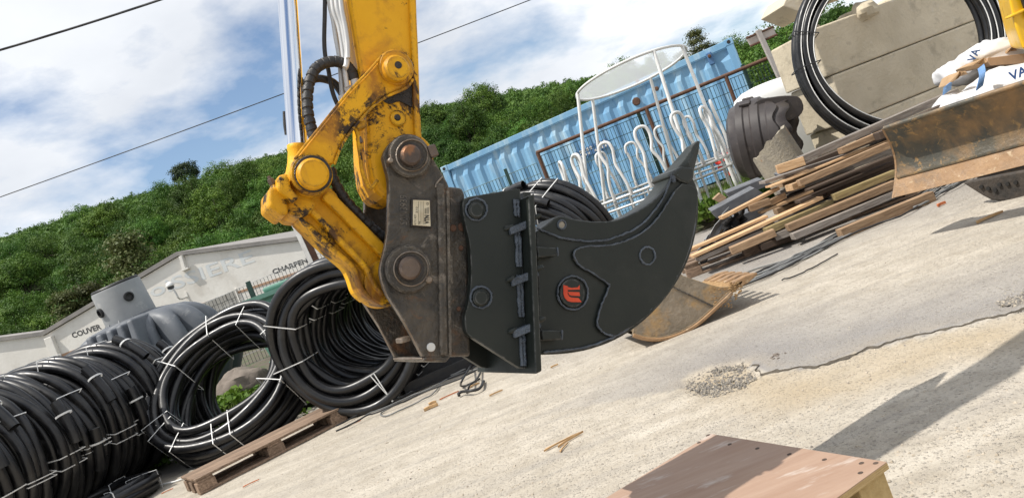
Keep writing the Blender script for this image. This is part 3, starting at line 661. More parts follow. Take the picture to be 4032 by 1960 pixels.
# bricked-up window
c00, c10, c01 = wp(770, 1262), wp(950, 1200), wp(752, 1225)
fr = root('window', origin(WK) * 0, None); fr.parent = WK; fr.location = (0, 0, 0)
ux = (c10 - c00); ux.z = 0; uz = V((0, 0, .92))
c00 = V((c00.x, c00.y, c00.z - .45))
build('recess', MB().prism([c00, c00 + ux, c00 + ux + uz, c00 + uz], WN * .01), 'dark_grey_plastic', fr)
blk = None
for r_ in range(4):
    for k in range(5):
        ww = ux / 4.5; o_ = ww * (k - (.5 if r_ % 2 else 0)); l0, l1 = max(0, (k - (.5 if r_ % 2 else 0)) / 4.5), min(1, (k + 1 - (.5 if r_ % 2 else 0)) / 4.5)
        if l1 - l0 < .05: continue
        build('block', MB().box(c00 + ux * ((l0 + l1) / 2) + uz * ((r_ + .5) / 4) + WN * .02, ux * (l1 - l0 - .012), WN * .03, uz * .235), 'concrete_block_grey', fr)
for k in (-1, 1): build('frame', MB().box(c00 + ux * (.5 + .515 * k) + uz * .5 + WN * .03, WD * .07, WN * .06, uz * 1.08), 'render', fr)
# wall lamp on a bent arm
p0, p1, p2 = wp(737, 1168), wp(722, 1138), wp(703, 1115)
LP = root('wall_lamp', p0, 'small round wall lamp on a bent arm below the faded lettering', 'lamp')
build('arm', MB().tube(cr([p0 + WN * .01, p0 + WN * .45, p1 + WN * .5, p2 + WN * .5], 4), .03, 6), 'galv', LP, smooth=60)
build('base_plate', MB().box(p0 + WN * .012, WD * .1, WN * .02, V((0, 0, .34))), 'render', LP)
build('head', MB().lathe(p2 + WN * .5, (0, 0, -1), [(.01, -.14), (.10, -.10), (.15, 0), (.14, .03), (.05, .05)], 16), 'white_tube', LP, smooth=50)
build('glass', MB().lathe(p2 + WN * .5, (0, 0, -1), [(.12, .05), (.10, .12), (.01, .15)], 16), 'dark_grey_plastic', LP, smooth=50)

# ================================================================== wire fence in front of the workshop
def wire_panel(name, a, b, h, matn, parent, dv=.05, dh=.2, r=.003, z0=0):
    d = b - a; n = int(d.length / dv); mb = MB(); up = V((0, 0, h))
    for i in range(n + 1):
        p = a + d * (i / n); mb.tube([p, p + up], r, 3, cap=False)
    m = int(h / dh)
    for j in range(m + 1):
        q = V((0, 0, h * j / m)); mb.tube([a + q, b + q], r * 1.25, 3, cap=False)
        if j == m:
            continue
    return build(name, mb, matn, parent)
fa, fb = A(700, 1240, 15.5), A(1400, 935, 15.0)
FL = root('wire_fence', V((fa.x, fa.y, 0)), 'grey welded wire fence with dark green posts in front of the white workshop', 'fence')
nseg = 3
for i in range(nseg):
    a = fa.lerp(fb, i / nseg); b = fa.lerp(fb, (i + 1) / nseg); h = a.z - .2
    a2 = V((a.x, a.y, .2)); b2 = V((b.x, b.y, .2 + b.z - a.z)); wire_panel('mesh_panel', a2, b2, h, 'grey_wire', FL, .075, .2, .0055)
    for j in range(24):
        pass
pt = A(975, 1108, 15.2); build('post', MB().box(V((pt.x, pt.y, pt.z / 2)), V((.085, 0, 0)), V((0, .06, 0)), V((0, 0, pt.z))), 'green_wire', FL, bevel=.005)
# ---------------------------------------------------------------- two-tone steel post
a, b = A(1128, 800, 12.5), A(1260, 1090, 12.5)
PO = root('steel_post', V((b.x, b.y, 0)), 'leaning steel post, white on one flange and rusty on the other', 'post')
dr = (b - a); dr = V((dr.x, 0, dr.z)); b2 = a + dr * ((a.z) / -dr.z)
build('flange', MB().prism([a + V((-.075, 0, 0)), a + V((.012, -.05, 0)), b2 + V((.012, -.05, 0)), b2 + V((-.075, 0, 0))], V((0.01, .03, 0))), 'post_white', PO)
build('flange', MB().prism([a + V((.02, -.05, 0)), a + V((.10, 0, 0)), b2 + V((.10, 0, 0)), b2 + V((.02, -.05, 0))], V((0, .03, 0))), 'rust', PO)

# ================================================================== green water tank behind the coils
p0 = A(952, 1200, 10.4); p1 = A(1200, 1095, 10.2)
GT = root('green_tank', V((p0.x + .5, 10.4, .2)), 'mint green ribbed plastic tank behind the pipe coils', 'tank')
def rbox(cx, cy, sx, sy, r, n=6):
    o = []
    for (qx, qy, a0) in ((sx - r, sy - r, 0), (-(sx - r), sy - r, 90), (-(sx - r), -(sy - r), 180), (sx - r, -(sy - r), 270)):
        for k in range(n + 1):
            a = math.radians(a0 + 90 * k / n); o.append((cx + qx + r * math.cos(a), cy + qy + r * math.sin(a)))
    return o
wt = (p1.x - p0.x); topz = p0.z + .04
mb = MB(); prof = [(.2, 0), (.45, .03), (.48, -.01), (.75, .03), (.78, -.01), (1.02, .03), (1.05, -.01), (topz - .1, .02), (topz - .06, .06), (topz, .06)]
rings = [[V((x, y, z)) for x, y in rbox(p0.x + wt / 2, 10.9, wt / 2 + o - .06, .55 + o, .16)] for z, o in prof]
mb.grid(lambda i, j: rings[i][j], len(rings), len(rings[0]), cv=True); mb.add(rings[-1], [tuple(range(len(rings[-1])))])
build('body', mb, 'green_plastic', GT, smooth=30)
mb = MB(); l0, l1 = A(1025, 1150, 10.35), A(1170, 1085, 10.3)
mb.prism([V((l0.x, 10.45, topz)), V((l1.x, 10.45, topz)), V((l1.x, 11.3, topz)), V((l0.x, 11.3, topz))], V((0, 0, .07))); build('lid', mb, 'green_plastic', GT, bevel=.025)

# ================================================================== ribbed grey septic tank with its tall neck
tcn_ = A(600, 1425, 11.2)
TK = root('septic_tank', V((tcn_.x, tcn_.y + .3, .2)), 'grey ribbed plastic septic tank with a wide upright neck, behind the coils', 'tank')
tc0 = V((tcn_.x, tcn_.y + .1, 0)); flz = A(700, 1420, 11.0).z
def tank_r(th, t):
    # plan: stretched oval; t 0 at the flange, 1 at the crown
    ex, ey = 1.14, .80
    r = 1 / ((abs(math.cos(th)) / ex) ** 2.4 + (abs(math.sin(th)) / ey) ** 2.4) ** (1 / 2.4)
    rib = abs(math.sin(th * 8 + .6)) ** .5
    return r * (1 - .36 * (1 - rib) * min(1, (1 - t) * 2.5) * min(1, t * 4 + .3))
def dome(i, j):
    t = i / 13; th = 2 * math.pi * j / 140; q = math.sin(t * math.pi / 2)
    f = (1 - t ** 3.0) ** .5 if t < 1 else 0
    r = tank_r(th, t) * (.28 + .72 * f); return tc0 + V((math.cos(th) * r, math.sin(th) * r, flz + .84 * t))
mb = MB().grid(dome, 14, 140, cv=True); build('dome', mb, 'grey_plastic', TK, smooth=50)
mb = MB().grid(lambda i, j: tc0 + V((math.cos(2 * math.pi * j / 90) * (1.0 if i < 2 else .8) / .94 * tank_r(2 * math.pi * j / 90, .0) * 1.07, math.sin(2 * math.pi * j / 90) * (1.0 if i < 2 else .8) / .94 * tank_r(2 * math.pi * j / 90, 0) * 1.07, [flz - .015, flz - .075, flz - .5, .05][i])), 4, 90, cv=True)
build('lower_shell', mb, 'dark_grey_plastic', TK, smooth=40)
build('flange', MB().grid(lambda i, j: tc0 + V((math.cos(2 * math.pi * j / 90) * [.9, 1.13, 1.13, .9][i] * tank_r(2 * math.pi * j / 90, .3), math.sin(2 * math.pi * j / 90) * [.9, 1.13, 1.13, .9][i] * tank_r(2 * math.pi * j / 90, .3), flz + [.025, .025, -.012, -.012][i])), 4, 90, cu=True, cv=True), 'grey_plastic', TK, smooth=30)
for k in range(26):
    th = 2 * math.pi * (k + .5) / 26; r = tank_r(th, .3) * 1.02; dr_ = V((math.cos(th), math.sin(th), 0))
    build('stiffener', MB().prism([tc0 + dr_ * (r + .08) + V((0, 0, flz + .02)), tc0 + dr_ * (r - .1) + V((0, 0, flz + .02)), tc0 + dr_ * (r - .1) + V((0, 0, flz + .17))], dr_.cross(V((0, 0, 1))) * .022), 'grey_plastic', TK)
for (px, py) in ((345, 1330), (384, 1318), (424, 1302), (464, 1283), (506, 1260)):
    a_, b_ = A(px, py, 10.45), A(px + 62, py + 180, 10.25); dn_ = (b_ - a_); sd0 = V((.045, 0, 0))
    build('rib', MB().prism([a_ - sd0, a_ + sd0, b_ + sd0 * 1.25, b_ - sd0 * 1.25], V((.05, .55, .03))), 'grey_plastic', TK, bevel=.03, seg=3)
nb = A(512, 1268, 11.2); nt_ = A(470, 1140, 11.2); nk = V((nb.x, nb.y + .12, nb.z - .12)); tilt = V((-.04, -.09, 1)).normalized(); nh = (nt_ - nb).length + .20
build('neck', MB().lathe(nk, tilt, [(.385, 0), (.385, .02), (.36, .03), (.345, nh - .03), (.335, nh), (.30, nh)], 40), 'pale_grey_plastic', TK, smooth=40)
build('lid', MB().lathe(nk, tilt, [(.315, nh - .01), (.335, nh + .015), (.32, nh + .035), (.02, nh + .05)], 40), 'black_plastic', TK, smooth=40)
build('neck_collar', MB().lathe(nk, tilt, [(.46, -.05), (.46, -.01), (.38, 0.0), (.38, -.05)], 40), 'dark_grey_plastic', TK, smooth=30)
for k in range(12):
    th = 2 * math.pi * k / 12; e = V((math.cos(th), math.sin(th), 0)); build('neck_rib', MB().prism([nk + e * .44, nk + e * .36, nk + e * .36 + tilt * .19, nk + e * .40 + tilt * .10], e.cross(tilt) * .018), 'pale_grey_plastic', TK)
for (px, py) in ((508, 1166), (395, 1233)):
    q = A(px, py, 11.0); dd = (q - nk - tilt * (q - nk).dot(tilt)); dd.normalize(); base_ = nk + tilt * (q - nk).dot(tilt) + dd * .335
    build('inlet_seal', MB().lathe(base_, dd, [(.045, .0), (.068, .0), (.068, .045), (.05, .05), (.045, .02), (.01, .015)], 20), 'black_plastic', TK, smooth=30)

# ================================================================== coils of black pipe
def frame(ax):
    ax = V(ax).normalized(); e1 = V((0, 0, 1)) - ax * ax.z
    if e1.length < .2: e1 = V((1, 0, 0)) - ax * ax.x
    e1.normalize(); return ax, e1, ax.cross(e1)
def coil(name, c, ax, R, nr, na, r, seed, label, group=None, ties=(), ends=(), stripe=False, wob=.012, seg=72, tie_mat='strap', sides=8, squash=1.0, tie_r=.0042, cat='pipe coil'):
    """R: outer radius; nr layers across, na turns along the axis; ties: angles in degrees (0 = top, clockwise seen along the axis)"""
    rg = random.Random(seed); c = V(c); ax, e1, e2 = frame(ax); rt = root(name, c + V((0, 0, -R)), label, cat, group)
    mb = MB(); ms = MB(); pitch = 2 * r * 1.02
    for j in range(na):
        for i in range(nr):
            ph = [(rg.uniform(0, 6.28), rg.uniform(-1, 1)) for _ in range(3)]; ro = R - r - i * pitch * .98; ao = (j - (na - 1) / 2) * pitch
            sway = [(rg.uniform(0, 6.28), rg.uniform(-1, 1)) for _ in range(2)]
            pts = []; st = []
            for k in range(seg):
                a = 2 * math.pi * k / seg; dr_ = sum(w_ * math.sin((m_ + 2) * a + p_) for m_, (p_, w_) in enumerate(ph)) * wob; da = sum(w_ * math.sin((m_ + 1) * a + p_) for m_, (p_, w_) in enumerate(sway)) * wob * 1.2
                d_ = e1 * math.cos(a) * squash + e2 * math.sin(a); pts.append(c + d_ * (ro + dr_) + ax * (ao + da)); st.append(c + d_ * (ro + dr_ - r * .55) + ax * (ao + da - r * .86))
            mb.tube(pts, r, sides, closed=True)
            if stripe and j == 0: ms.tube(st, r * .14, 4, closed=True)
    build('pipe', mb, 'black_pipe', rt, smooth=80)
    if stripe: build('stripe', ms, 'strap', rt)
    x0, x1 = R - nr * pitch - .006, R + .008; h_ = na * pitch / 2 + .008
    for t in ties:
        a = math.radians(t if not isinstance(t, tuple) else t[0]); d_ = e1 * math.cos(a) * squash + e2 * math.sin(a); sk = e1.cross(ax) * 0 + (ax.cross(d_)) * rg.uniform(-.05, .05)
        pts = [c + d_ * x0 - ax * h_, c + d_ * (x0 + x1) / 2 - ax * (h_ + .004) + sk * .5, c + d_ * x1 - ax * h_ + sk, c + d_ * (x1 + .004) + sk, c + d_ * x1 + ax * h_ + sk, c + d_ * (x0 + x1) / 2 + ax * (h_ + .004), c + d_ * x0 + ax * h_, c + d_ * (x0 - .003)]
        bm_ = MB(); tg = ax.cross(d_).normalized()
        n = len(pts); vs = []
        for p in pts: vs += [p - tg * tie_r, p + tg * tie_r]
        bm_.add(vs, [(2 * k, 2 * k + 1, (2 * k + 3) % (2 * n), (2 * k + 2) % (2 * n)) for k in range(n)])
        o = build('tie', bm_, tie_mat, rt); sm_ = o.modifiers.new('thick', 'SOLIDIFY'); sm_.thickness = .003; sm_.offset = 0
    for (a, ln, lift) in ends:      # loose pipe ends lying on the outside of the coil
        a = math.radians(a); pts = []
        for k in range(7):
            q = a + k / 6 * ln; d_ = e1 * math.cos(q) + e2 * math.sin(q); pts.append(c + d_ * (R + r * .9 + .02 * max(0, 1 - k / 3)) + ax * lift)
        o_ = MB(); o_.tube(pts, r * 1.02, 10, cap=False); pe = build('pipe_end', o_, 'black_pipe', rt, smooth=80)
        t_ = (pts[0] - pts[1]).normalized(); build('bore', MB().lathe(pts[0], t_, [(r * 1.02, 0), (r * .74, .001), (r * .7, -.05), (.001, -.05)], 12), 'black_plastic', pe, smooth=30)
        mid = pts[2]; tg = (pts[3] - pts[1]).normalized(); rad = (mid - c - ax * (mid - c).dot(ax)).normalized()
        bm_ = MB(); cc = []
        for s_ in range(9): q = math.pi * (-.1 + 1.2 * s_ / 8); cc.append(mid + (ax * math.cos(q) * 1.9 * r + rad * max(-.3, math.sin(q)) * 1.1 * r))
        vs = []
        for p in cc: vs += [p - tg * .008, p + tg * .008]
        bm_.add(vs, [(2 * k, 2 * k + 1, 2 * k + 3, 2 * k + 2) for k in range(8)]); o = build('tie', bm_, tie_mat, rt); sm_ = o.modifiers.new('thick', 'SOLIDIFY'); sm_.thickness = .003
    return rt
PR = .044
# row of upright coils at the left
cR, cL = A(515, 1622, 8.1), A(20, 1860, 6.55)
axd = (cL - cR); axd.z = 0; Lr = axd.length; axd.normalize(); ncoil = 8; sp_ = Lr / 5
ords = ['farthest of the row of upright pipe coils, next to the leaning coil', 'second coil from the far end of the row of upright pipe coils', 'third coil from the far end of the row of upright pipe coils', 'fourth coil from the far end of the row of upright pipe coils', 'fifth coil from the far end of the upright row', 'sixth coil of the upright row, cut by the frame edge', 'seventh coil of the upright row, mostly outside the frame', 'nearest coil of the upright row, almost wholly outside the frame']
for k in range(ncoil):
    R_ = [.70, .72, .69, .73, .70, .72, .70, .71][k]; c_ = cR + axd * sp_ * k; c_.z = R_ + .005
    na_ = max(3, int(sp_ / (2 * PR * 1.02)))
    coil('pipe_coil', c_, V((axd.x, axd.y, random.uniform(-.05, .05))), R_, 3, na_, PR, 50 + k, 'black pipe coil, ' + ords[k], 'upright black pipe coils in a row', ties=[-62, -102, -108, -20, 40][(k % 2):3 + k % 2], ends=[([-48, -30, -74, -52, -90, -66, -40, -60][k], -.5, random.uniform(-.08, .08))], wob=.021)
# leaning coil
vd = ray(900, 1530).normalized(); axb = (vd * .66 + (V((.46, 0, -.887))) * .70).normalized()
c2_ = A(900, 1512, 7.55)
coil('pipe_coil', c2_ , axb, .82, 3, 5, PR, 71, 'black pipe coil with white ties leaning back in front of the boulder', None, ties=[-150, -128, -118, -60, -15, 20, 62, 160, 178, 120], ends=[(20, -.4, -.05)], wob=.024)
cb_ = A(985, 1512, 8.25); axb2 = (axb + V((.1, .5, .25))).normalized(); coil('pipe_coil', cb_, axb2, .74, 3, 3, PR, 72, 'black pipe coil lying behind the leaning coil, in front of the green tank', None, ties=[-140, -130, 150, 60], wob=.014)
# big bundle seen end-on
c3f = A(1350, 1328, 6.4); axc = V((.11, 1, 0)).normalized()
names3 = ['front coil of the large end-on bundle below the yellow link', 'second coil in the large end-on bundle', 'third coil in the large end-on bundle', 'fourth coil in the large end-on bundle', 'rearmost coil of the large end-on bundle']
for k in range(5):
    R_ = [.67, .67, .66, .68, .67][k]; cc = c3f + axc * (.17 + .40 * k) + V((.02 * k, 0, 0)); cc.z = R_ + .005
    coil('pipe_coil', cc, axc, R_, 3, 4, PR * .98, 80 + k, 'black pipe coil, ' + names3[k], 'coils bundled end to end', ties=([100, 118, 160, 165, -60, -100] if k == 0 else [-45, -60, 100, 140, 152, 165, 30]), tie_mat='strap' if k else 'strap', wob=.020)
wa, wb = A(1384, 1125, 10.0), A(1470, 1300, 10.0); tag(build('white_board', MB().prism([A(1384, 1125, 10.0), A(1475, 1100, 10.0), A(1500, 1290, 10.0), A(1392, 1335, 10.0)], V((.02, .03, 0))), 'white_plastic', loc=wa), 'white board seen through the large end-on coils', 'board')
# flat coil at the lower left corner
cf = G(395, 2030); coil('pipe_coil', V((cf.x, cf.y, .10)), V((0.02, .03, 1)), .52, 3, 2, .040, 90, 'flat coil of black pipe lying on the ground at the lower left', None, ties=[-40, 20, 90, 180], wob=.02)
a, b = G(470, 1935, .05), G(590, 1884, .05); o_ = MB().tube([a + (a - b) * .6, a, b], .037, 12, cap=False)
r_ = root('loose_pipe', V((a.x, a.y, 0)), 'short straight black pipe end poking out beside the flat coil', 'pipe'); build('pipe', o_, 'black_pipe', r_, smooth=60)
build('bore', MB().lathe(b, (b - a), [(.037, 0), (.028, .001), (.026, -.06), (.001, -.06)], 14), 'black_plastic', r_, smooth=30)
# coil behind the ripper
c4 = A(2170, 1010, 7.6); coil('pipe_coil', V((c4.x + .03, c4.y, .655)), V((.62, .70, .34)), .66, 3, 6, .040, 95, 'black pipe coil with white ties behind the ripper', None, ties=[20, 34, -15], ends=[(-22, .5, .1), (4, -.5, -.1), (12, .5, -.2)], wob=.016)
# black trough lying in the shade behind the coupler
a, b = G(1600, 1560), G(1905, 1432); d = (b - a); n_ = V((-d.y, d.x, 0)).normalized()
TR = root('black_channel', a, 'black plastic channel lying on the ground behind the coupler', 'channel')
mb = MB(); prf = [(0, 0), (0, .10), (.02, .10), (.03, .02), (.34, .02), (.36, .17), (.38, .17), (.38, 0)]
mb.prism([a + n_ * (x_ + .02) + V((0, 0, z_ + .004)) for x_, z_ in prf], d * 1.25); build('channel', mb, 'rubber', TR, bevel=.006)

# ---------------------------------------------------------------- boulder
bp_ = G(905, 1600, .12); mb = MB()
def rock(c, s, seed, n=14):
    def f(i, j):
        th = math.pi * i / (n - 1); ph = 2 * math.pi * j / (n * 2); d_ = V((math.sin(th) * math.cos(ph), math.sin(th) * math.sin(ph), math.cos(th)))
        k = 1 + .28 * noise.noise(d_ * 1.7 + V((seed, 0, 0))) + .10 * noise.noise(d_ * 5 + V((seed, 3, 0)))
        return V(c) + V((d_.x * s[0], d_.y * s[1], d_.z * s[2])) * k
    return f
mb.grid(rock(bp_ + V((.12, .3, .16)), (.36, .3, .24), 4), 14, 28, cv=True); tag(build('boulder', mb, 'stone', smooth=50, loc=bp_), 'grey boulder seen through the leaning pipe coil', 'boulder')

# ================================================================== pallet on the ground
def pallet(name, P0, ex, ey, L_, W_, H_, woodm, label, nb=5, group=None):
    """P0: front-left bottom corner; ex along the front, ey away"""
    rt = root(name, P0, label, 'pallet', group); ez = V((0, 0, 1)); bt, bh = .021, H_ - .021 * 3
    for k in range(3):
        y = (k * (W_ - .10) / 2) + .05
        build('bottom_board', MB().box(P0 + ex * L_ / 2 + ey * y + ez * bt / 2, ex * L_, ey * .10, ez * bt), woodm, rt, bevel=.004)
        for j in range(3):
            x = (j * (L_ - .14) / 2) + .07
            build('block', MB().box(P0 + ex * x + ey * y + ez * (bt + bh / 2), ex * .14, ey * .098, ez * bh), woodm, rt, bevel=.004)
    for j in range(3):
        x = (j * (L_ - .14) / 2) + .07; build('stringer_board', MB().box(P0 + ex * x + ey * W_ / 2 + ez * (bt + bh + bt / 2), ex * .12, ey * W_, ez * (bt - .001)), woodm, rt, bevel=.004)
    for k in range(nb):
        y = .05 + k * (W_ - .10) / (nb - 1); j_ = random.uniform(-.008, .008)
        build('deck_board', MB().box(P0 + ex * (L_ / 2 + j_) + ey * y + ez * (bt * 2.5 + bh), ex * L_, ey * (.11 if k % 2 == 0 else .09), ez * (bt - .001)), woodm, rt, bevel=.004)
    return rt
pa, pb = G(792, 1950), G(1372, 1652); ex = (pb - pa); Lp = ex.length; ex.normalize(); ey = V((-ex.y, ex.x, 0))
PAL = pallet('wooden_pallet', pa + V((0, 0, .003)), ex, ey, Lp, .46, .128, 'wood_pallet', 'worn brown wooden pallet lying on the concrete below the coils', 5)

# ================================================================== blue container
ct_r, ct_l = A(2880, 150, 15.2), A(1735, 662, 17.6)
top_z = (ct_r.z + ct_l.z) / 2
e = V((ct_r.x - ct_l.x, ct_r.y - ct_l.y, 0)); Lc = e.length; e.normalize(); nC = V((e.y, -e.x, 0))
CO = root('shipping_container', V((ct_l.x, ct_l.y, .2)), 'faded light blue shipping container with corrugated side behind the fence', 'shipping container')
tilt_z = (ct_r.z - ct_l.z) / Lc
def cp(s, zf, out=0):   # s along, zf 0 bottom .. 1 top
    zt = ct_l.z + tilt_z * s; zb = .2 + tilt_z * s * .6; p = V((ct_l.x, ct_l.y, 0)) + e * s + nC * out; p.z = zb + (zt - zb) * zf; return p
per = Lc / 21.5; prof = []
s_ = .16
while s_ < Lc - .16 - per * .9:
    prof += [(s_, 0), (s_ + per * .26, 0), (s_ + per * .50, -.05), (s_ + per * .76, -.05)]; s_ += per
prof.append((Lc - .14, 0))
build('side_wall', MB().grid(lambda i, j: cp(prof[i][0] if j < 2 or prof[i][1] < 0 else (prof[i][0] + (per * .13 if (i % 4) == 0 else -per * .13) * .9), [.055, .855, .945][j], (prof[i][1] if j < 2 else -.05) - .02), len(prof), 3), 'container', CO)
# the pressed panels end in sloping tops: little wedge caps in each trough
build('top_rail', MB().prism([cp(0, .95, .0), cp(Lc, .95, .0), cp(Lc, 1.0, 0), cp(0, 1.0, 0)], nC * -.07), 'container', CO, bevel=.008)
build('bottom_rail', MB().prism([cp(0, 0, .0), cp(Lc, 0, .0), cp(Lc, .055, 0), cp(0, .055, 0)], nC * -.07), 'container', CO, bevel=.008)
for s_ in (0, Lc - .15): build('corner_post', MB().prism([cp(s_, .045, .006), cp(s_ + .15, .045, .006), cp(s_ + .15, .96, .006), cp(s_, .96, .006)], nC * -.12), 'container', CO, bevel=.01)
for s_ in (-.01, Lc - .16):
    for z_ in (0, .955):
        f_ = build('corner_casting', MB().prism([cp(s_, z_, .012), cp(s_ + .17, z_, .012), cp(s_ + .17, z_ + .05, .012), cp(s_, z_ + .05, .012)], nC * -.16), 'container', CO, bevel=.01)
        build('slot', MB().lathe(cp(s_ + .085, z_ + .025, .013), nC, [(.038, 0), (.03, .003), (.001, .001)], 14), 'ink', f_)
build('body', MB().prism([cp(.02, .02, -.13), cp(Lc - .02, .02, -.13), cp(Lc - .02, .985, -.13), cp(.02, .985, -.13)], nC * -2.25), 'container', CO)
pl_c = PL(2330, 590, cp(0, 0, .0), nC); pl_w = e * .78 + V((0, 0, .03)); u_ = V((0, 0, .19)); build('nameplate', MB().prism([pl_c - pl_w / 2 - u_ / 2, pl_c + pl_w / 2 - u_ / 2, pl_c + pl_w / 2 + u_ / 2, pl_c - pl_w / 2 + u_ / 2], nC * .02), 'container_dark', CO)
np_o = [o for o in CO.children if o.name.startswith('nameplate')][0]
for r_, h_ in ((.25, .07), (-.22, .045)):
    for k in range(9):
        if (k * 7 + int(r_ * 40)) % 5 == 0: continue
        build('mark', MB().box(pl_c + pl_w * ((k - 4) / 10) + u_ * r_ + nC * .023, e * .045, nC * .006, V((0, 0, h_))), 'white_tube', np_o)
lk = PL(2798, 232, cp(0, 0, .0), nC); build('lock_box', MB().box(lk + nC * .03, e * .11, nC * .06, V((0, 0, .26))), 'container_dark', CO, bevel=.02)
build('latch', MB().lathe(lk + nC * .06 + V((0, 0, .05)), nC, [(.035, 0), (.035, .03), (.02, .04), (.001, .04)], 14), 'rust', CO)
for (px, py, r_) in ((2585, 350, .05), (2505, 400, .09), (2510, 320, .05)):
    q = PL(px, py, cp(0, 0, .0), nC); build('rust_patch', MB().lathe(q + nC * -.015, nC, [(r_, 0), (r_ * .8, .018), (.001, .02)], 9), 'rust', CO)

# ================================================================== brown framed mesh fence before the container
fz = lambda p: V((p.x, p.y, .2))
ra, rb = A(2112, 602, 13.6), A(3090, 203, 12.6)
FB = root('mesh_fence', fz(ra), 'rusty brown framed fence with dark green wire mesh in front of the blue container', 'fence')
d = rb - ra
build('top_rail', MB().tube([ra, rb + d * .05], .032, 8), 'rust', FB, smooth=60)
bl, br = V((ra.x, ra.y, .28)), V((rb.x, rb.y, .28 + (rb.z - ra.z) * .3)); build('bottom_rail', MB().tube([bl, br + (br - bl) * .05], .03, 8), 'rust', FB, smooth=60)
for (px, py) in ((2116, 600), (2562, 425), (2870, 300)):
    t = (px - 2112) / (3090 - 2112); p = ra + d * t; build('post', MB().tube([V((p.x, p.y, .15)), p], .034, 8), 'rust', FB, smooth=60)
for (px, py, Yd) in ((2515, 455, 13.3), (1992, 676, 13.75), (2925, 268, 12.9)):
    p = A(px, py, Yd); build('green_post', MB().box(V((p.x, p.y - .03, p.z / 2 + .05)), V((.06, 0, 0)), V((0, .05, 0)), V((0, 0, p.z))), 'green_wire', FB, bevel=.004)
ma, mb_ = A(1720, 800, 13.95), A(2112, 640, 13.62)
for i in range(4):
    a = ra.lerp(rb, i / 4); b = ra.lerp(rb, (i + 1) / 4); h = a.z - .36; wire_panel('mesh_panel', V((a.x, a.y + .05, .28)), V((b.x, b.y + .05, .28 + (b.z - a.z))), h, 'green_wire', FB, .06, .19, .0058)
wire_panel('mesh_panel', V((ma.x, ma.y, .25)), V((mb_.x, mb_.y, .25)), ma.z - .25, 'green_wire', FB, .06, .19, .0058)

# ================================================================== round white feeder frame
fc = G(2668, 842, .2); fc = V((fc.x - .2, 11.9, .2)); tcx = A(2484, 292, 11.9)
FE = root('round_feeder', fc, 'round white and galvanised feeder frame with looped tubes and a raised ring roof', 'feeder')
rt_c = tcx; Rr = .895; rn = V((0.0, .11, 1)).normalized(); e1r = V((1, 0, 0.02)); e1r = (e1r - rn * e1r.dot(rn)).normalized(); e2r = rn.cross(e1r)
cir = lambda c, R, n, z=0, a0=0: [c + (e1r * math.cos(a0 + 2 * math.pi * k / n) + e2r * math.sin(a0 + 2 * math.pi * k / n)) * R + rn * z for k in range(n)]
build('roof_ring', MB().tube(cir(rt_c, Rr, 56), .022, 8, closed=True), 'white_tube', FE, smooth=60)
M['dish'] = mat('clear_grey_sheet', (.72, .74, .75), (.64, .66, .67), s=3, rough=.45)
dm = M['dish'].node_tree; tr_ = N('ShaderNodeBsdfTransparent', dm); tl_ = N('ShaderNodeBsdfTranslucent', dm); tl_.inputs[0].default_value = (.80, .82, .84, 1); m1_ = N('ShaderNodeMixShader', dm); m2_ = N('ShaderNodeMixShader', dm)
m1_.inputs[0].default_value = .6; dm.links.new(dm.nodes['Principled BSDF'].outputs[0], m1_.inputs[1]); dm.links.new(tl_.outputs[0], m1_.inputs[2]); m2_.inputs[0].default_value = .36
dm.links.new(tr_.outputs[0], m2_.inputs[1]); dm.links.new(m1_.outputs[0], m2_.inputs[2]); dm.links.new(m2_.outputs[0], dm.nodes['Material Output'].inputs[0])
build('roof_sheet', MB().lathe(rt_c, rn, [(Rr - .01, .0), (Rr * .75, .02), (Rr * .4, .035), (.0, .045)], 48), 'dish', FE, smooth=60)
lowz = A(2625, 700, 11.9).z; lc = V((fc.x, fc.y, lowz)); cirb = lambda R, z, n, a0=0: [V((fc.x, fc.y, z)) + V((math.cos(a0 + 2 * math.pi * k / n) * R, math.sin(a0 + 2 * math.pi * k / n) * R, (math.cos(a0 + 2 * math.pi * k / n) * .0))) for k in range(n)]
RB = 1.25
build('feed_ring', MB().tube(cirb(RB, lowz, 56), .022, 8, closed=True), 'galv', FE, smooth=60)
build('feed_ring', MB().tube(cirb(RB, lowz - .14, 56), .018, 8, closed=True), 'galv', FE, smooth=60)
build('base_ring', MB().tube(cirb(RB, .24, 56), .022, 8, closed=True), 'galv', FE, smooth=60)
for ang in (188, 285, 325, 60, 130):
    a = math.radians(ang); tp = rt_c + (e1r * math.cos(a) + e2r * math.sin(a)) * Rr; bt_ = V((fc.x + math.cos(a) * RB * .98, fc.y + math.sin(a) * RB * .98, .22)); build('leg', MB().tube([bt_, tp], .026, 8), 'white_tube', FE, smooth=60)
for k in range(30):
    a = 2 * math.pi * k / 30 + .05; q = V((fc.x + math.cos(a) * RB, fc.y + math.sin(a) * RB, 0)); build('bar', MB().tube([q + V((0, 0, .24)), q + V((0, 0, lowz))], .016, 6), 'galv', FE, smooth=60)
lp_ = random.Random(3)
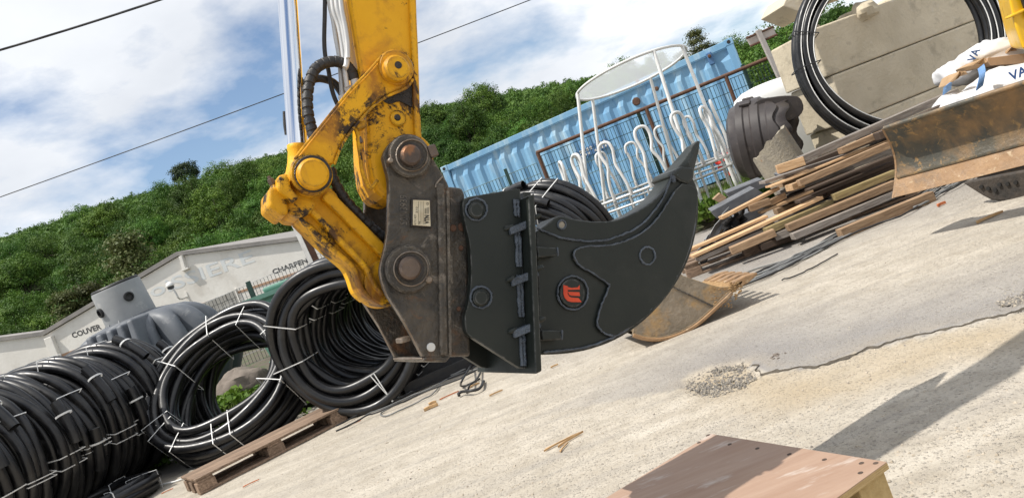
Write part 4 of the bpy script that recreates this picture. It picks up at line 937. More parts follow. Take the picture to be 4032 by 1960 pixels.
for k in range(14):
    a = 2 * math.pi * k / 14 + .12; rad = V((math.cos(a), math.sin(a), 0)); tg = V((-math.sin(a), math.cos(a), 0)); c_ = V((fc.x, fc.y, lowz)) + rad * RB
    hh = .80 + lp_.uniform(-.05, .06); w2 = .085
    wv_ = lp_.uniform(-.015, .015)
    pr = [(-.135, 0), (-.13, .16), (-.10, .32), (-.062 + wv_, .46), (-.085, .58), (-.10, hh - .13), (-.075, hh - .03), (0, hh), (.075, hh - .03), (.10, hh - .13), (.085, .58), (.062 + wv_, .46), (.10, .32), (.13, .16), (.135, 0)]
    build('loop', MB().tube(cr([c_ + tg * x_ + V((0, 0, z_)) + rad * (.015 * math.sin(z_ * 6)) for x_, z_ in pr], 4), .023, 8), 'white_tube', FE, smooth=70)
    for x_ in (-.135, .135): build('sleeve', MB().tube([c_ + tg * x_ + V((0, 0, -.02)), c_ + tg * x_ + V((0, 0, .09))], .027, 8), 'post_white', FE, smooth=60)
# poppies
for k, (px, py) in enumerate(((2890, 580), (2905, 567), (2880, 596), (2850, 632), (2826, 645), (2868, 690), (2960, 655), (2838, 668), (2852, 610), (2740, 770))):
    p = A(px, py, 11.3 + (k % 3) * .25); r_ = root('poppy', V((p.x, p.y, .18)), ['red poppy, uppermost of the cluster beside the brown tank', 'red poppy touching the brown tank', 'red poppy low in the cluster beside the brown tank', 'red poppy behind the feeder bars', 'red poppy left of the one behind the feeder bars', 'small red poppy low in the grass beyond the feeder bars', 'red poppy in the grass under the brown tank', 'tiny red poppy between two feeder bars', 'red poppy above the feeder ring', 'red poppy at the foot of the feeder'][k], 'flower', 'poppies by the feeder')
    build('stem', MB().tube([V((p.x, p.y, .18)), p], .003, 4), 'grass', r_)
    build('petals', MB().lathe(p, (.2, -.5, .6), [(.004, -.01), (.035, .0), (.05, .03), (.045, .032), (.01, .008)], 9), 'poppy', r_)
# ================================================================== excavator arm, coupler and ripper
PSI = math.radians(27); MRu = V((math.cos(PSI), math.sin(PSI), 0)); MLu = V((-math.sin(PSI), math.cos(PSI), 0))   # in-plane right, across (away)
MO = A(1750, 1000, 2.0); KS = 2.0 / 2.42          # KS: size of this small machine against the lengths written below
ML, MR = MLu * KS, MRu * KS
class MK(MB):                                      # builder whose lengths are taken in that smaller size
    def tube(s, pts, r, n=8, **k): return MB.tube(s, pts, [q * KS for q in r] if isinstance(r, (list, tuple)) else r * KS, n, **k)
    def lathe(s, c, ax, prof, n=32, **k): return MB.lathe(s, c, ax, [(r * KS, h * KS) for r, h in prof], n, **k)
def mp(px, py, c=0.0): return PL(px, py, MO + ML * c, MLu)
def mpl(pts, c=0.0): return [mp(a, b, c) for a, b in pts]
def z1(pts): return [(1000 + a / 1.565, b / 1.565) for a, b in pts]
def z2(pts): return [(1000 + a / 1.565, 700 + b / 1.565) for a, b in pts]
def z3(pts): return [(1700 + a / 1.565, 650 + b / 1.565) for a, b in pts]
def z4(pts): return [(2200 + a * .7984, 450 + b * .7984) for a, b in pts]
def plate(pts, c0, c1, ref=None):                  # ref: the layer on which the outline was measured
    return MB().prism([p + ML * (c0 - (c0 if ref is None else ref)) for p in mpl(pts, c0 if ref is None else ref)], ML * (c1 - c0))
def disc(px, py, rpx, c0, c1, n=36, ch=.004, r1=None, ref=None):
    rf = c0 if ref is None else ref; r = rpx / 3030 * (mp(px, py, rf) - CAMP).dot(FW); ctr = mp(px, py, rf) + ML * (c0 - rf)
    return MB().lathe(ctr, ML, [(r - ch * KS, 0), (r, ch * KS), (r if r1 is None else r1, (c1 - c0) * KS)], n), ctr, r
EX = root('excavator', V((MO.x + 3.4, MO.y + 1.9, 0)), 'yellow excavator, its worn arm hanging in the middle and its scratched blade behind', 'excavator')
# ---- stick
left_e = [(1371, 0), (1392, 120), (1412, 240), (1432, 360), (1442, 440), (1446, 560), (1450, 640), (1462, 705), (1486, 752), (1512, 775)]
right_e = [(1560, 790), (1640, 740), (1668, 640), (1664, 560), (1655, 420), (1648, 200), (1641, 0)]
top_e = [(1615, -1150), (1200, -1150)]
build('stick', plate([(a, b) for a, b in left_e] + right_e + top_e, .055, .25), 'yellow', EX, bevel=.018, seg=3, bangle=40)
# side flange on the right-hand edge, with its ridge
fl = cr2([(1662, 545), (1655, 420), (1648, 200), (1640, 0), (1630, -500)], 4); fr_ = [(a - 26, b) for a, b in fl]
build('flange', plate(fl + fr_[::-1], .040, .058), 'yellow', EX, bevel=.004)
lf = cr2([(1446, 560), (1436, 400), (1415, 250), (1388, 90), (1371, -20), (1300, -500)], 4)
# boss with a hole on the stick
b_, c_, r_ = disc(1569, 465, 33, .046, .06); build('grease_boss', b_, 'yellow_dirty', EX, smooth=40)
build('grease_hole', disc(1566, 462, 15, .043, .05)[0], 'grease', EX, smooth=40)
build('grease_smear', plate(cr2(z1([(985, 470), (1010, 560), (1015, 650), (975, 660), (900, 625), (840, 640), (790, 610), (860, 560), (930, 520)]), 3, True), .0505, .056), 'grease', EX, bevel=.001)
# pin boss of the stick end (between the coupler cheeks)
b_, c_, r_ = disc(1622, 612, 92, .058, .247); build('stick_end', b_, 'yellow_dirty', EX, smooth=40, bevel=.006)
# small grease line and block on the stick's lower left
build('grease_line', MK().tube([mp(a, b, .03) for a, b in cr2(z1([(620, 780), (640, 840), (645, 900), (655, 960), (665, 1050), (690, 1120), (720, 1160), (760, 1110)]), 4)], .0062, 8), 'yellow_dirty', EX, smooth=60)
build('fitting', MK().box(mp(1415, 553, .035), MR * .016, ML * .02, V((0, 0, .018))), 'pin', EX, bevel=.003)
build('fitting', MK().box(mp(1419, 580, .035), MR * .014, ML * .018, V((0, 0, .014))), 'yellow_dirty', EX, bevel=.003)
build('fitting_block', plate(z1([(625, 765), (690, 735), (700, 780), (640, 800)]), .02, .06), 'yellow_dirty', EX, bevel=.003)
# ---- bucket cylinder rod
pa_, pb_ = mp(1095, -560, .15), mp(1173, 585, .15); rr = 39 / 3030 * (pb_ - CAMP).dot(FW)
build('cylinder_rod', MB().lathe(pa_, pb_ - pa_, [(rr, 0), (rr, (pb_ - pa_).length)], 48), 'chrome', EX, smooth=60)
pc_ = mp(1176, 630, .15); dd = (pb_ - pa_).normalized()
build('rod_end', MB().lathe(pb_ - dd * .012, dd, [(rr * .9, 0), (rr * 1.06, .004), (rr * 1.06, .014), (rr * 1.0, .02), (rr * 1.12, .05), (rr * 1.5, .09), (rr * 1.8, .13)], 40), 'yellow_dirty', EX, smooth=50)
pd_ = mp(1052, -700, .15); build('cylinder_barrel', MB().lathe(pd_, pa_ - pd_, [(.05, -.6), (.05, (pa_ - pd_).length), (.035, (pa_ - pd_).length + .01)], 32), 'yellow_clean', EX, smooth=50)
# ---- links between stick and cylinder (near and far)
lk_top = z1([(800, 345), (770, 380), (690, 470), (600, 560), (500, 680), (400, 805), (310, 915), (258, 985)])
lk_bot = z1([(490, 1010), (520, 925), (560, 850), (640, 745), (740, 640), (840, 575), (940, 530), (975, 480)])
outline = cr2(lk_top, 3) + cr2(lk_bot, 3)
for nm, c0, c1 in (('side_link', .004, .05), ('side_link', .255, .30)):
    L_ = build(nm, plate(outline, c0 + .010, c1, .014), 'yellow_dirty' if c0 > .1 else 'yellow', EX, bevel=.004)
    if c0 < .1:
        for e_ in (lk_top, lk_bot):
            ed = cr2(e_, 3); inn = []
            cx_, cy_ = 1400, 480
            for a, b in ed:
                i = min(range(len(outline)), key=lambda k: (outline[k][0] - (a)) ** 2 + (outline[k][1] - b) ** 2)
                inn.append((a, b))
            ws = 11; off_ = []
            for k, (a, b) in enumerate(ed):
                a0, b0 = ed[max(0, k - 1)]; a1, b1 = ed[min(len(ed) - 1, k + 1)]; dx_, dy_ = a1 - a0, b1 - b0; l_ = math.hypot(dx_, dy_)
                off_.append((a + dy_ / l_ * -ws * -1, b - dx_ / l_ * ws)) if e_ is lk_top and False else off_.append((a - dy_ / l_ * ws, b + dx_ / l_ * ws))
            build('rim', plate(ed + off_[::-1], c0, c0 + .011), 'yellow', L_, bevel=.003)
    b_, c_, r_ = disc(1562, 263, 72, c0 - .002 if c0 < .1 else c0, c1, 44, .005, None, .002); build('link_eye', b_, 'yellow' if c0 < .1 else 'yellow_dirty', L_, smooth=40)
    b_, c_, r_ = disc(1228, 684, 84, c0 - .002 if c0 < .1 else c0, c1, 44, .005, None, .002); build('link_eye', b_, 'yellow_dirty', L_, smooth=40)
b_, c_, r_ = disc(1566, 264, 53, -.03, .06, 44, .008); pn = build('pin', b_, 'yellow', EX, smooth=40)
build('pin_hole', disc(1569, 256, 15, -.032, -.028, 20, .001)[0], 'grease', pn)
build('grease_ring', disc(1234, 683, 74, -.0055, .004, 44, .002)[0], 'grease', EX, smooth=40)
b_, c_, r_ = disc(1236, 681, 63, -.032, .30, 44, .008); build('pin', b_, 'yellow', EX, smooth=40)
# knuckle at the cylinder eye: lug with two cast teeth
lug = z2([(150, 30), (150, 0), (165, -20), (240, -25), (300, 30), (350, 110), (380, 175), (330, 230), (270, 238), (215, 215), (180, 120)])
build('knuckle', plate(cr2(lug, 3, True), .06, .24), 'yellow_dirty', EX, bevel=.01)
build('knuckle_lug', plate(z2([(92, 60), (150, 52), (200, 100), (215, 215), (182, 240), (92, 172)]), .03, .20), 'yellow_dirty', EX, bevel=.012, seg=3)
build('knuckle_lug', plate(z2([(148, 0), (160, -18), (215, -15), (232, 60), (285, 118), (245, 150), (150, 70)]), .0, .10), 'yellow_dirty', EX, bevel=.012, seg=3)
build('bolt', MK().lathe(mp(1075, 727, .06), (mp(1060, 700, .06) - mp(1075, 727, .06)), [(.011, 0), (.011, .018), (.006, .02), (.006, .028)], 6), 'pin', EX)
# ---- lower link (I-section), running in between the coupler cheeks
lo_up = z2([(300, 60), (420, 60), (480, 62), (560, 165), (680, 285), (800, 405), (900, 520), (960, 620)])
lo_dn = z2([(850, 770), (740, 752), (672, 690), (640, 605), (600, 530), (480, 425), (340, 295), (270, 238)])
build('lower_link', plate(cr2(lo_up, 3) + cr2(lo_dn, 3), .105, .20), 'yellow_dirty', EX, bevel=.008)
mid_ = z2([(330, 130), (420, 190), (500, 280), (600, 390), (700, 490), (760, 590), (800, 700), (850, 768)])
def strip(line, wpx, c0, c1, nm='flange', m_='yellow_dirty', par=EX, bv=.006):
    ed = cr2(line, 3); o1 = []; o2 = []
    for k, (a, b) in enumerate(ed):
        a0, b0 = ed[max(0, k - 1)]; a1, b1 = ed[min(len(ed) - 1, k + 1)]; l_ = math.hypot(a1 - a0, b1 - b0); nx_, ny_ = -(b1 - b0) / l_, (a1 - a0) / l_
        o1.append((a + nx_ * wpx / 2, b + ny_ * wpx / 2)); o2.append((a - nx_ * wpx / 2, b - ny_ * wpx / 2))
    return build(nm, plate(o1 + o2[::-1], c0, c1), m_, par, bevel=bv)
strip(z2([(440, 95), (540, 190), (650, 300), (770, 420), (880, 540)]), 46, .075, .23, 'link_flange', 'yellow_dirty')
strip(z2([(345, 185), (420, 260), (520, 370), (620, 470), (700, 560), (740, 650), (800, 720)]), 22, .070, .235, 'link_flange', 'yellow_dirty')
strip(z2([(285, 240), (345, 300), (480, 428), (600, 530), (640, 605), (672, 690), (735, 745)]), 18, .085, .22, 'link_flange', 'yellow_dirty')
build('link_end', disc(1530, 1110, 95, .085, .215, 40, .006)[0], 'yellow_dirty', EX, smooth=40)
# ---- hoses and pipes
def hose(name, pts, c, r, m_, seg_r=None, n=10):
    P = cr([mp(a, b, cc) for (a, b), cc in zip(pts, c if isinstance(c, (list, tuple)) else [c] * len(pts))], 8)
    o = build(name, MK().tube(P, r, n), m_, EX, smooth=70); return o, P
h_, P = hose('hose', z1([(372, 850), (355, 790), (335, 700), (330, 600), (345, 500), (380, 425), (440, 388), (510, 380), (570, 405), (605, 450), (620, 490)]), .09, .0148, 'rubber')
for k in range(4, len(P) - 3, 4):   # spiral guard, one turn at a time
    t = (P[k + 1] - P[k - 1]).normalized(); build('guard_turn', MK().lathe(P[k] - t * .009, (t + ML * .18), [(.0160, 0), (.0178, .002), (.0178, .018), (.0160, .020)], 12), 'rubber', h_, smooth=40)
build('ferrule', MK().tube([mp(1396, 312, .09), mp(1402, 365, .09)], .014, 10), 'galv', EX, smooth=60)
hose('hose', z1([(310, 520), (340, 500), (400, 485), (470, 500), (510, 530), (545, 580)]), .16, .013, 'rubber')
hose('hose', z1([(438, -60), (436, 100), (433, 250), (440, 350), (460, 440), (475, 530), (495, 600), (520, 655)]), .13, .0072, 'rubber')
hose('hose', [(1120, 440), (1122, 490), (1128, 530)], .22, .006, 'rubber')
h_, P = hose('hose', z2([(470, -60), (500, 30), (560, 130), (640, 220), (720, 300), (800, 370), (860, 420)]), .12, .0145, 'rubber')
for k in range(3, len(P) - 3, 4):
    t = (P[k + 1] - P[k - 1]).normalized(); build('guard_turn', MK().lathe(P[k] - t * .009, (t + ML * .18), [(.0157, 0), (.0173, .002), (.0173, .018), (.0157, .020)], 12), 'rubber', h_, smooth=40)
for k, (pts, c, r) in enumerate([(z1([(455, -60), (470, 40), (490, 130), (505, 230), (525, 340), (535, 450), (545, 590)]), .12, .0085), (z1([(478, -60), (490, 60), (520, 150), (540, 250), (555, 370), (565, 470), (575, 540)]), .09, .0085), (z1([(505, -60), (515, 50), (545, 150), (565, 260), (575, 330), (570, 400), (560, 420)]), .07, .0095), (z1([(528, -60), (540, 60), (560, 160), (575, 260), (580, 360)]), .06, .008)]):
    o, P = hose('hydraulic_pipe', pts, c, r, 'galv', n=8)
for (px, py) in ((1346, 386), (1369, 352)): build('nut', MK().lathe(mp(px, py - 10, .10), V((0, 0, -1)), [(.014, 0), (.0145, .004), (.0145, .022), (.012, .026)], 6), 'galv', EX)
# ---- boom (leaves the frame at the top, only its shadow falls into view)
def tz(t, z, c): return V((MO.x, MO.y, 0)) + MRu * t + MLu * c + V((0, 0, z))
st = mp(1400, -1120, .15); t0 = (st - MO).dot(MRu)
bp1 = [(t0 - .12, st.z - .05), (t0 + .10, st.z - .12), (t0 + .8, 2.75), (t0 + 1.8, 2.95), (t0 + 3.2, 2.45), (t0 + 4.3, 1.25), (t0 + 4.6, 1.4), (t0 + 3.5, 2.85), (t0 + 2.0, 3.3), (t0 + .7, 3.05)]
build('boom', MB().prism([tz(t, z, .04) for t, z in bp1], MLu * .18), 'yellow', EX, bevel=.02)
# ---- body corner seen at the upper right
by = 5.6; bp2 = [(3962, -60), (3972, 0), (3985, 55), (3998, 110), (4012, 150), (4030, 200), (4090, 190), (4500, 0), (4500, -200)]
build('body_panel', MB().prism([A(a, b, by) for a, b in bp2], V((.9, 1.4, 0))), 'yellow_clean', EX, bevel=.025, seg=3)
build('body_crease', MB().prism([A(a, b, by - .02) for a, b in [(3980, 60), (4032, 35), (4100, 10), (4100, 22), (4032, 48), (3983, 70)]], V((.02, .1, 0))), 'yellow_clean', EX, bevel=.008)
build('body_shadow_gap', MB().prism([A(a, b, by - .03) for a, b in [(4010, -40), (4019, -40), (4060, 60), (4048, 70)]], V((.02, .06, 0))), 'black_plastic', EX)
# ---- dozer blade
zb = .32; B0 = G(3518, 779, zb); B1 = G(4032, 652, zb); bd_ = (B1 - B0).normalized(); bn = V((bd_.y, -bd_.x, 0))      # along, and towards the camera side
Lb = (B1 - B0).length * 1.75; hb = .43
topA = PL(3488, 503, B0, bn); hb = topA.z - zb
prf = []
for k in range(13):
    t = k / 12; prf.append((hb * t, -.105 * math.sin(math.pi * min(1, t * 1.02)) + .03 * t))
top_dir = (topA - (B0 + V((0, 0, hb)))); sh = top_dir.dot(bd_)
mbb = MB(); mbe = MB()
def blade_pt(t_along, k, th=0):
    z_, o_ = prf[k]; return B0 + bd_ * (t_along + sh * (z_ / hb)) + bn * (o_ + .0 - th) + V((0, 0, z_))
n_e = 3
mbb.grid(lambda i, k: blade_pt([0, Lb][i], k + n_e - 0 if k <= 12 - n_e else 12 - (k - (13 - n_e)), 0 if k <= 12 - n_e else .022), 2, 2 * (13 - n_e), cv=True)
k_ = 13 - n_e; mbb.add([blade_pt(0, n_e + i) for i in range(k_)] + [blade_pt(0, n_e + i, .022) for i in range(k_)][::-1], [tuple(range(2 * k_))]); mbb.add([blade_pt(Lb, n_e + i) for i in range(k_)] + [blade_pt(Lb, n_e + i, .022) for i in range(k_)][::-1], [tuple(range(2 * k_))])
BL = build('dozer_blade', mbb, 'blade', EX, smooth=40)
build('cutting_edge', MB().prism([blade_pt(0, 0), blade_pt(Lb, 0), blade_pt(Lb, n_e, -.006), blade_pt(0, n_e, -.006)], bn * -.03), 'blade_edge', BL, bevel=.003)
build('edge_weld', MB().tube([blade_pt(0.01, n_e, -.010), blade_pt(Lb * .5, n_e, -.011), blade_pt(Lb, n_e, -.010)], .008, 6), 'blade', BL, smooth=60)
build('top_lip', MB().tube([blade_pt(0, 12, .008), blade_pt(Lb, 12, .008)], .016, 10), 'blade', BL, smooth=60)
build('end_rib', MB().prism([blade_pt(0, k, -.002) for k in range(13)] + [blade_pt(0, k, .05) for k in range(12, -1, -1)], bd_ * -.012), 'blade_edge', BL)
build('push_arm', MB().box(B0 + bd_ * .9 - bn * .5 + V((0, 0, .12)), bd_ * .10, bn * .9, V((0, 0, .14))), 'blade', EX, bevel=.01)
# ---- track under / behind the blade
tq0 = G(3845, 770, .02); tl = bd_; tf = bn
def track_prof(n=28):
    o = []
    for k in range(n):
        a = 2 * math.pi * k / n; o.append((math.cos(a), math.sin(a)))
    return o
trk = root('track', V((0, 0, 0))); trk.parent = EX; trk.location = (0, 0, 0)
tx = bn * -1.0                                     # running direction: away from the blade
tc_ = tq0 + bd_ * .17 + tx * .95 + V((0, 0, .27))
path = []
for k in range(40):
    s = k / 40; per_ = 2 * 1.3 + 2 * math.pi * .25; q = s * per_
    if q < 1.3: p = (-.65 + q, -.25)
    elif q < 1.3 + math.pi * .25: a = (q - 1.3) / .25 - math.pi / 2; p = (.65 + .25 * math.cos(a), .25 * math.sin(a))
    elif q < 2.6 + math.pi * .25: p = (.65 - (q - 1.3 - math.pi * .25), .25)
    else: a = (q - 2.6 - math.pi * .25) / .25 + math.pi / 2; p = (-.65 + .25 * math.cos(a), .25 * math.sin(a))
    path.append(tc_ + tx * p[0] + V((0, 0, p[1])))
mbt = MB(); vs = []
for k, p in enumerate(path):
    nrm = (p - tc_); nrm = nrm - bd_ * nrm.dot(bd_)
    q_ = path[(k + 1) % 40] - path[k - 1]; nn = bd_.cross(q_).normalized()
    if nn.dot(nrm) < 0: nn = -nn
    vs.append((p, nn))
mbt.grid(lambda i, j: vs[i][0] + bd_ * [-.17, .17, .17, -.17][j] + vs[i][1] * [.0, .0, -.035, -.035][j], 40, 4, cu=True, cv=True); build('belt', mbt, 'track', trk, smooth=40)
for k, (p, nn) in enumerate(vs):
    q_ = (path[(k + 1) % 40] - path[k - 1]).normalized(); build('pad', MB().box(p + nn * .012, bd_ * .335, q_ * .055, nn * .03), 'track', trk, bevel=.006)
# nearer muddy guard plate with a row of holes, just under the blade
gp = [(3790, 722), (3825, 712), (4200, 640), (4200, 790), (3985, 795), (3905, 790), (3870, 772)]
GPp = [PL(a, b, G(3890, 788, .03) , bn) for a, b in gp]; gpo = build('guard_plate', MB().prism(GPp, bn * -.05), 'track', EX, bevel=.012)
for (a, b) in ((3865, 735), (3892, 742), (3919, 748), (3936, 727), (3968, 724), (4000, 718)):
    q = PL(a, b, G(3890, 788, .03), bn); build('hole', MB().lathe(q + bn * .0135, bn, [(.014, -.012), (.012, .0), (.001, .0)], 12), 'ink', gpo)

# ================================================================== quick coupler
QC = root('quick_coupler', mp(1700, 1420, .15), 'worn brown steel quick coupler with a name plate, pinned under the yellow stick', 'quick coupler')
ck = cr2(z2([(795, -130), (812, -175), (850, -225), (920, -262), (1000, -250), (1055, -200), (1105, -110)]), 3)
ck += z2([(1150, -40), (1190, 30), (1205, 70), (1208, 300), (1212, 600), (1215, 1098), (1040, 1100)])
ck += cr2(z2([(1040, 1098), (935, 900), (830, 735), (795, 650), (780, 570), (795, 490), (815, 400), (826, 300), (832, 100), (828, 0), (812, -60)]), 3)
for c0, c1 in ((.0, .026), (.276, .302)):
    o = build('cheek_plate', plate(ck, c0, c1, 0.0), 'steel_brown', QC, bevel=.003)
edge_l = cr2(z2([(1038, 1096), (935, 900), (830, 735), (795, 650), (780, 570), (795, 490), (815, 400), (826, 300), (832, 100)]), 3)
for c0 in (.0, .276):
    build('worn_edge', MK().tube([mp(a, b, 0.0) + ML * (c0 + .004) for a, b in edge_l], .0035, 6), 'steel_edge', QC, smooth=60)
# hook body right of the cheeks
hb_ = z3([(100, 130), (150, 135), (190, 140), (205, 180), (215, 300), (225, 500), (232, 900), (240, 1178), (120, 1180)])
build('hook_body', plate(hb_, .028, .272), 'steel_brown', QC, bevel=.008)
build('spacer', plate(z2([(1050, 1098), (1215, 1098), (1185, 1135), (1040, 1128)]), -.0, .30), 'steel_brown', QC, bevel=.004)
build('tie_bar', plate(z2([(905, 985), (965, 970), (975, 1000), (910, 1020)]), .03, .09), 'steel_edge', QC, bevel=.004)
build('bottom_plate', MK().prism([mp(*q, .01) for q in z2([(1030, 1105), (1190, 1112), (1190, 1124), (1030, 1118)])], ML * .29), 'steel_edge', QC, bevel=.003)
# pressed ribs on the front cheek
strip(z2([(1150, 30), (1160, 300), (1165, 700), (1172, 1090)]), 30, -.012, .002, 'rib', 'steel_brown', QC, .006)
strip(z2([(1195, 60), (1200, 400), (1206, 800), (1212, 1090)]), 12, -.005, .002, 'rib', 'steel_brown', QC, .003)
strip(z2([(1120, 60), (1130, 30), (1165, -10)]), 8, -.006, .001, 'weld', 'steel_edge', QC, .002)
# pins and bosses
for (px, py, R1, R2) in ((1616, 612, 88, 42), (1612, 1058, 96, 46)):
    build('boss', disc(px, py, R1, -.020, .004, 44, .006)[0], 'steel_brown', QC, smooth=40)
    build('boss_ring', MK().tube([mp(px + 6 + math.cos(a) * R1 * .70, py + math.sin(a) * R1 * .70, -.021) for a in [2 * math.pi * k / 40 for k in range(40)]], .003, 6, closed=True), 'steel_edge', QC, smooth=60)
    build('pin', disc(px + 6, py - 4, R2, -.045, .33, 36, .007)[0], 'pin', QC, smooth=40)
    build('pin_gap', disc(px + 6, py - 2, R2 * 1.22, -.0225, -.019, 36, .001)[0], 'grease', QC, smooth=40)
build('lock_bolt', disc(1540, 630, 11, -.03, .0, 14, .003)[0], 'steel_edge', QC, smooth=40)
build('lock_bolt', MK().box(mp(1700, 597, -.01), MR * .03, ML * .03, V((0, 0, .032))), 'pin', QC, bevel=.004)
build('lock_bolt', disc(1692, 1100, 15, -.028, .0, 16, .004)[0], 'steel_edge', QC, smooth=40)
build('bushing', disc(1699, 1366, 18, -.006, .002, 20, .002)[0], 'galv', QC, smooth=40)
for (px, py, r_) in ((1786, 897, 14), (1820, 892, 17), (1817, 975, 10), (1808, 1215, 9)): build('bolt_hole', disc(px, py, r_, .022, .030, 20, .002)[0], 'rust', QC, smooth=40)
# name plate: frame, cream plate, lettering
fpx = [(1620, 780), (1700, 783), (1702, 897), (1618, 892)]; npx = [(1627, 787), (1692, 789), (1696, 891), (1626, 886)]
build('plate_frame', plate(fpx, -.007, .001), 'grease', QC, bevel=.002)
NP = build('name_plate', plate(npx, -.0095, -.006), 'plate', QC, bevel=.001)
upv = (mp(1627, 840, -.0102) - mp(1692, 842, -.0102)).normalized()      # lettering is turned on its side: reads upwards
mbx = MK(); hgt = (mp(1672, 880, -.0102) - mp(1692, 880, -.0102)).length
text_mb(mbx, 'VTN', mp(1691, 882, -.0102), mp(1691, 847, -.0102), upv, hgt, bold=.05); build('lettering', mbx, 'ink', NP)
mbx = MK(); text_mb(mbx, 'CE', mp(1688, 808, -.0102), mp(1688, 797, -.0102), upv, .006, bold=.02)
for i, x_ in enumerate((1687, 1682, 1677, 1673)): mbx.prism([mp(x_, 842, -.0102), mp(x_ + 1.6, 842, -.0102), mp(x_ + 1.6, 815 + i * 2, -.0102), mp(x_, 815 + i * 2, -.0102)], ML * -.0004)
for i, x_ in enumerate((1666, 1657, 1648)): mbx.prism([mp(x_, 884, -.0102), mp(x_ + .9, 884, -.0102), mp(x_ + .9, 793, -.0102), mp(x_, 793, -.0102)], ML * -.0004)
for i, (x_, s_, y0, y1) in enumerate(((1639, 'N TG 4027', 884, 845), (1645, '310', 838, 815), (1655, 'kg', 882, 872))): text_mb(mbx, s_, mp(x_, y0, -.0102), mp(x_, y1, -.0102), upv, .0055)
build('print', mbx, 'ink', NP)
mbx = MK(); text_mb(mbx, 'S0N3939', mp(1604, 885, -.0012), mp(1604, 768, -.0012), upv, .020, bold=.01); build('stamped_number', mbx, 'steel_brown', QC).modifiers.new('relief', 'SOLIDIFY').thickness = .0012

# ================================================================== ripper
RP = root('ripper', mp(2200, 1400, .15), 'dark anthracite excavator ripper tooth with welded bracket and an orange emblem', 'ripper')
brk = cr2(z3([(190, 235), (200, 210), (225, 196)]), 3) + z3([(520, 146), (600, 150), (612, 175), (613, 300), (575, 1250), (545, 1250), (245, 1058)]) 
brk = cr2(z3([(190, 240), (198, 212), (225, 196)]), 3) + z3([(520, 146), (545, 148), (560, 600), (590, 1252), (545, 1250), (245, 1058)]) + cr2(z3([(245, 1058), (218, 1035), (208, 1000), (206, 920), (226, 850), (243, 700), (240, 560), (232, 470), (206, 360), (192, 280)]), 3)
for c0, c1 in ((-.016, .010), (.290, .316)): build('bracket_plate', plate(brk, c0, c1, -.016), 'anthracite', RP, bevel=.003)
build('bracket_back_edge', plate(z3([(565, 165), (612, 165), (640, 1240), (592, 1240)]), .01, .29), 'anthracite', RP, bevel=.002)
# cross plate, square to the machine plane
x_t, x_b = (2093, 766), (2122, 1466)
q0 = mp(*x_t, -.078); q1 = mp(*x_b, -.078); wv = ML * .465; tv = MR * .024
build('cross_plate', MK().prism([q0 - tv / 2, q0 + tv / 2, q1 + tv / 2, q1 - tv / 2], wv), 'anthracite', RP, bevel=.003)
# gussets between bracket and cross plate, with weld ends
for (y0) in (z3([(0, 335)])[0][1], z3([(0, 645)])[0][1], z3([(0, 955)])[0][1]):
    xe = x_t[0] + (x_b[0] - x_t[0]) * (y0 - 766) / 700
    for sgn, cc in ((1, -.016), (-1, .316)):
        e0 = mp(xe - 3, y0 - 4, cc) - MR * .012; base_ = ML * (-.050 * sgn); bl_ = MR * -.085
        gs = build('gusset', MK().prism([e0, e0 + bl_, e0 + bl_ + base_ * .3, e0 + base_], V((0, 0, -.020)) + MR * -.005), 'weld' if sgn > 0 else 'anthracite', RP, bevel=.003)  # near gussets take the weld colour with its imitated sky sheen
        if sgn > 0:
            for p_ in (e0 + bl_, e0 + base_ * .9): build('weld_blob', MK().grid(rock(p_ + ML * -.006, (.016, .007, .007), y0, 8), 8, 16, cv=True), 'anthracite', gs, smooth=60)
def bead(line, c, r=.006, nm='weld_bead', par=None, n=6, seed=1, sub=6):
    P = cr([mp(a, b, c) for a, b in line], sub); rg = random.Random(seed); Q = []
    for a, b in zip(P[:-1], P[1:]):
        m_ = max(1, int((b - a).length / .008))
        for k in range(m_): Q.append(a.lerp(b, k / m_) + V((rg.uniform(-1, 1), rg.uniform(-1, 1), rg.uniform(-1, 1))) * .0012)
    Q.append(P[-1]); return build(nm, MK().tube(Q, [r * rg.uniform(.75, 1.2) for _ in Q], n), 'weld', par or RP, smooth=70)
for i, (a, b) in enumerate(((215, 315), (375, 625), (680, 935), (1000, 1235))):
    for dx_ in (-8, 8): bead(z3([(519 + (a - 215) * .045 + dx_, a), (521 + ((a + b) / 2 - 215) * .045 + dx_ * 1.2, (a + b) / 2), (520 + (b - 215) * .045 + dx_, b)]), -.020, .0065, seed=i)
for (px, py) in ((1874, 825), (1892, 1170)):
    build('pin', disc(px + 4, py + 2, 33, -.034, .335, 32, .006)[0], 'anthracite', RP, smooth=40)
    cpt = [(px + 2 + math.cos(a) * 41, py + math.sin(a) * 42) for a in [math.pi * 2 * k / 18 for k in range(18)]]; cpt.append(cpt[0]); bead(cpt, -.018, .0040, seed=int(px), sub=2)
# shank
sh_top = [(2112, 912), (2150, 885), (2188, 855), (2205, 850), (2225, 853), (2260, 862), (2300, 868), (2350, 872), (2400, 870), (2450, 858), (2500, 836), (2550, 806), (2595, 770), (2625, 738), (2645, 705), (2652, 672)]
sh_out = [(2712, 668), (2728, 700), (2746, 745), (2751, 800), (2748, 870), (2735, 945), (2710, 1025), (2672, 1100), (2620, 1175), (2555, 1245), (2480, 1305), (2395, 1350), (2300, 1380), (2210, 1393), (2130, 1396)]
so = cr2(sh_out, 3)
shank_outline = [(2112, 912)] + cr2(sh_top[1:], 3) + so
build('shank', plate(shank_outline, .090, .205), 'anthracite', RP, bevel=.004)
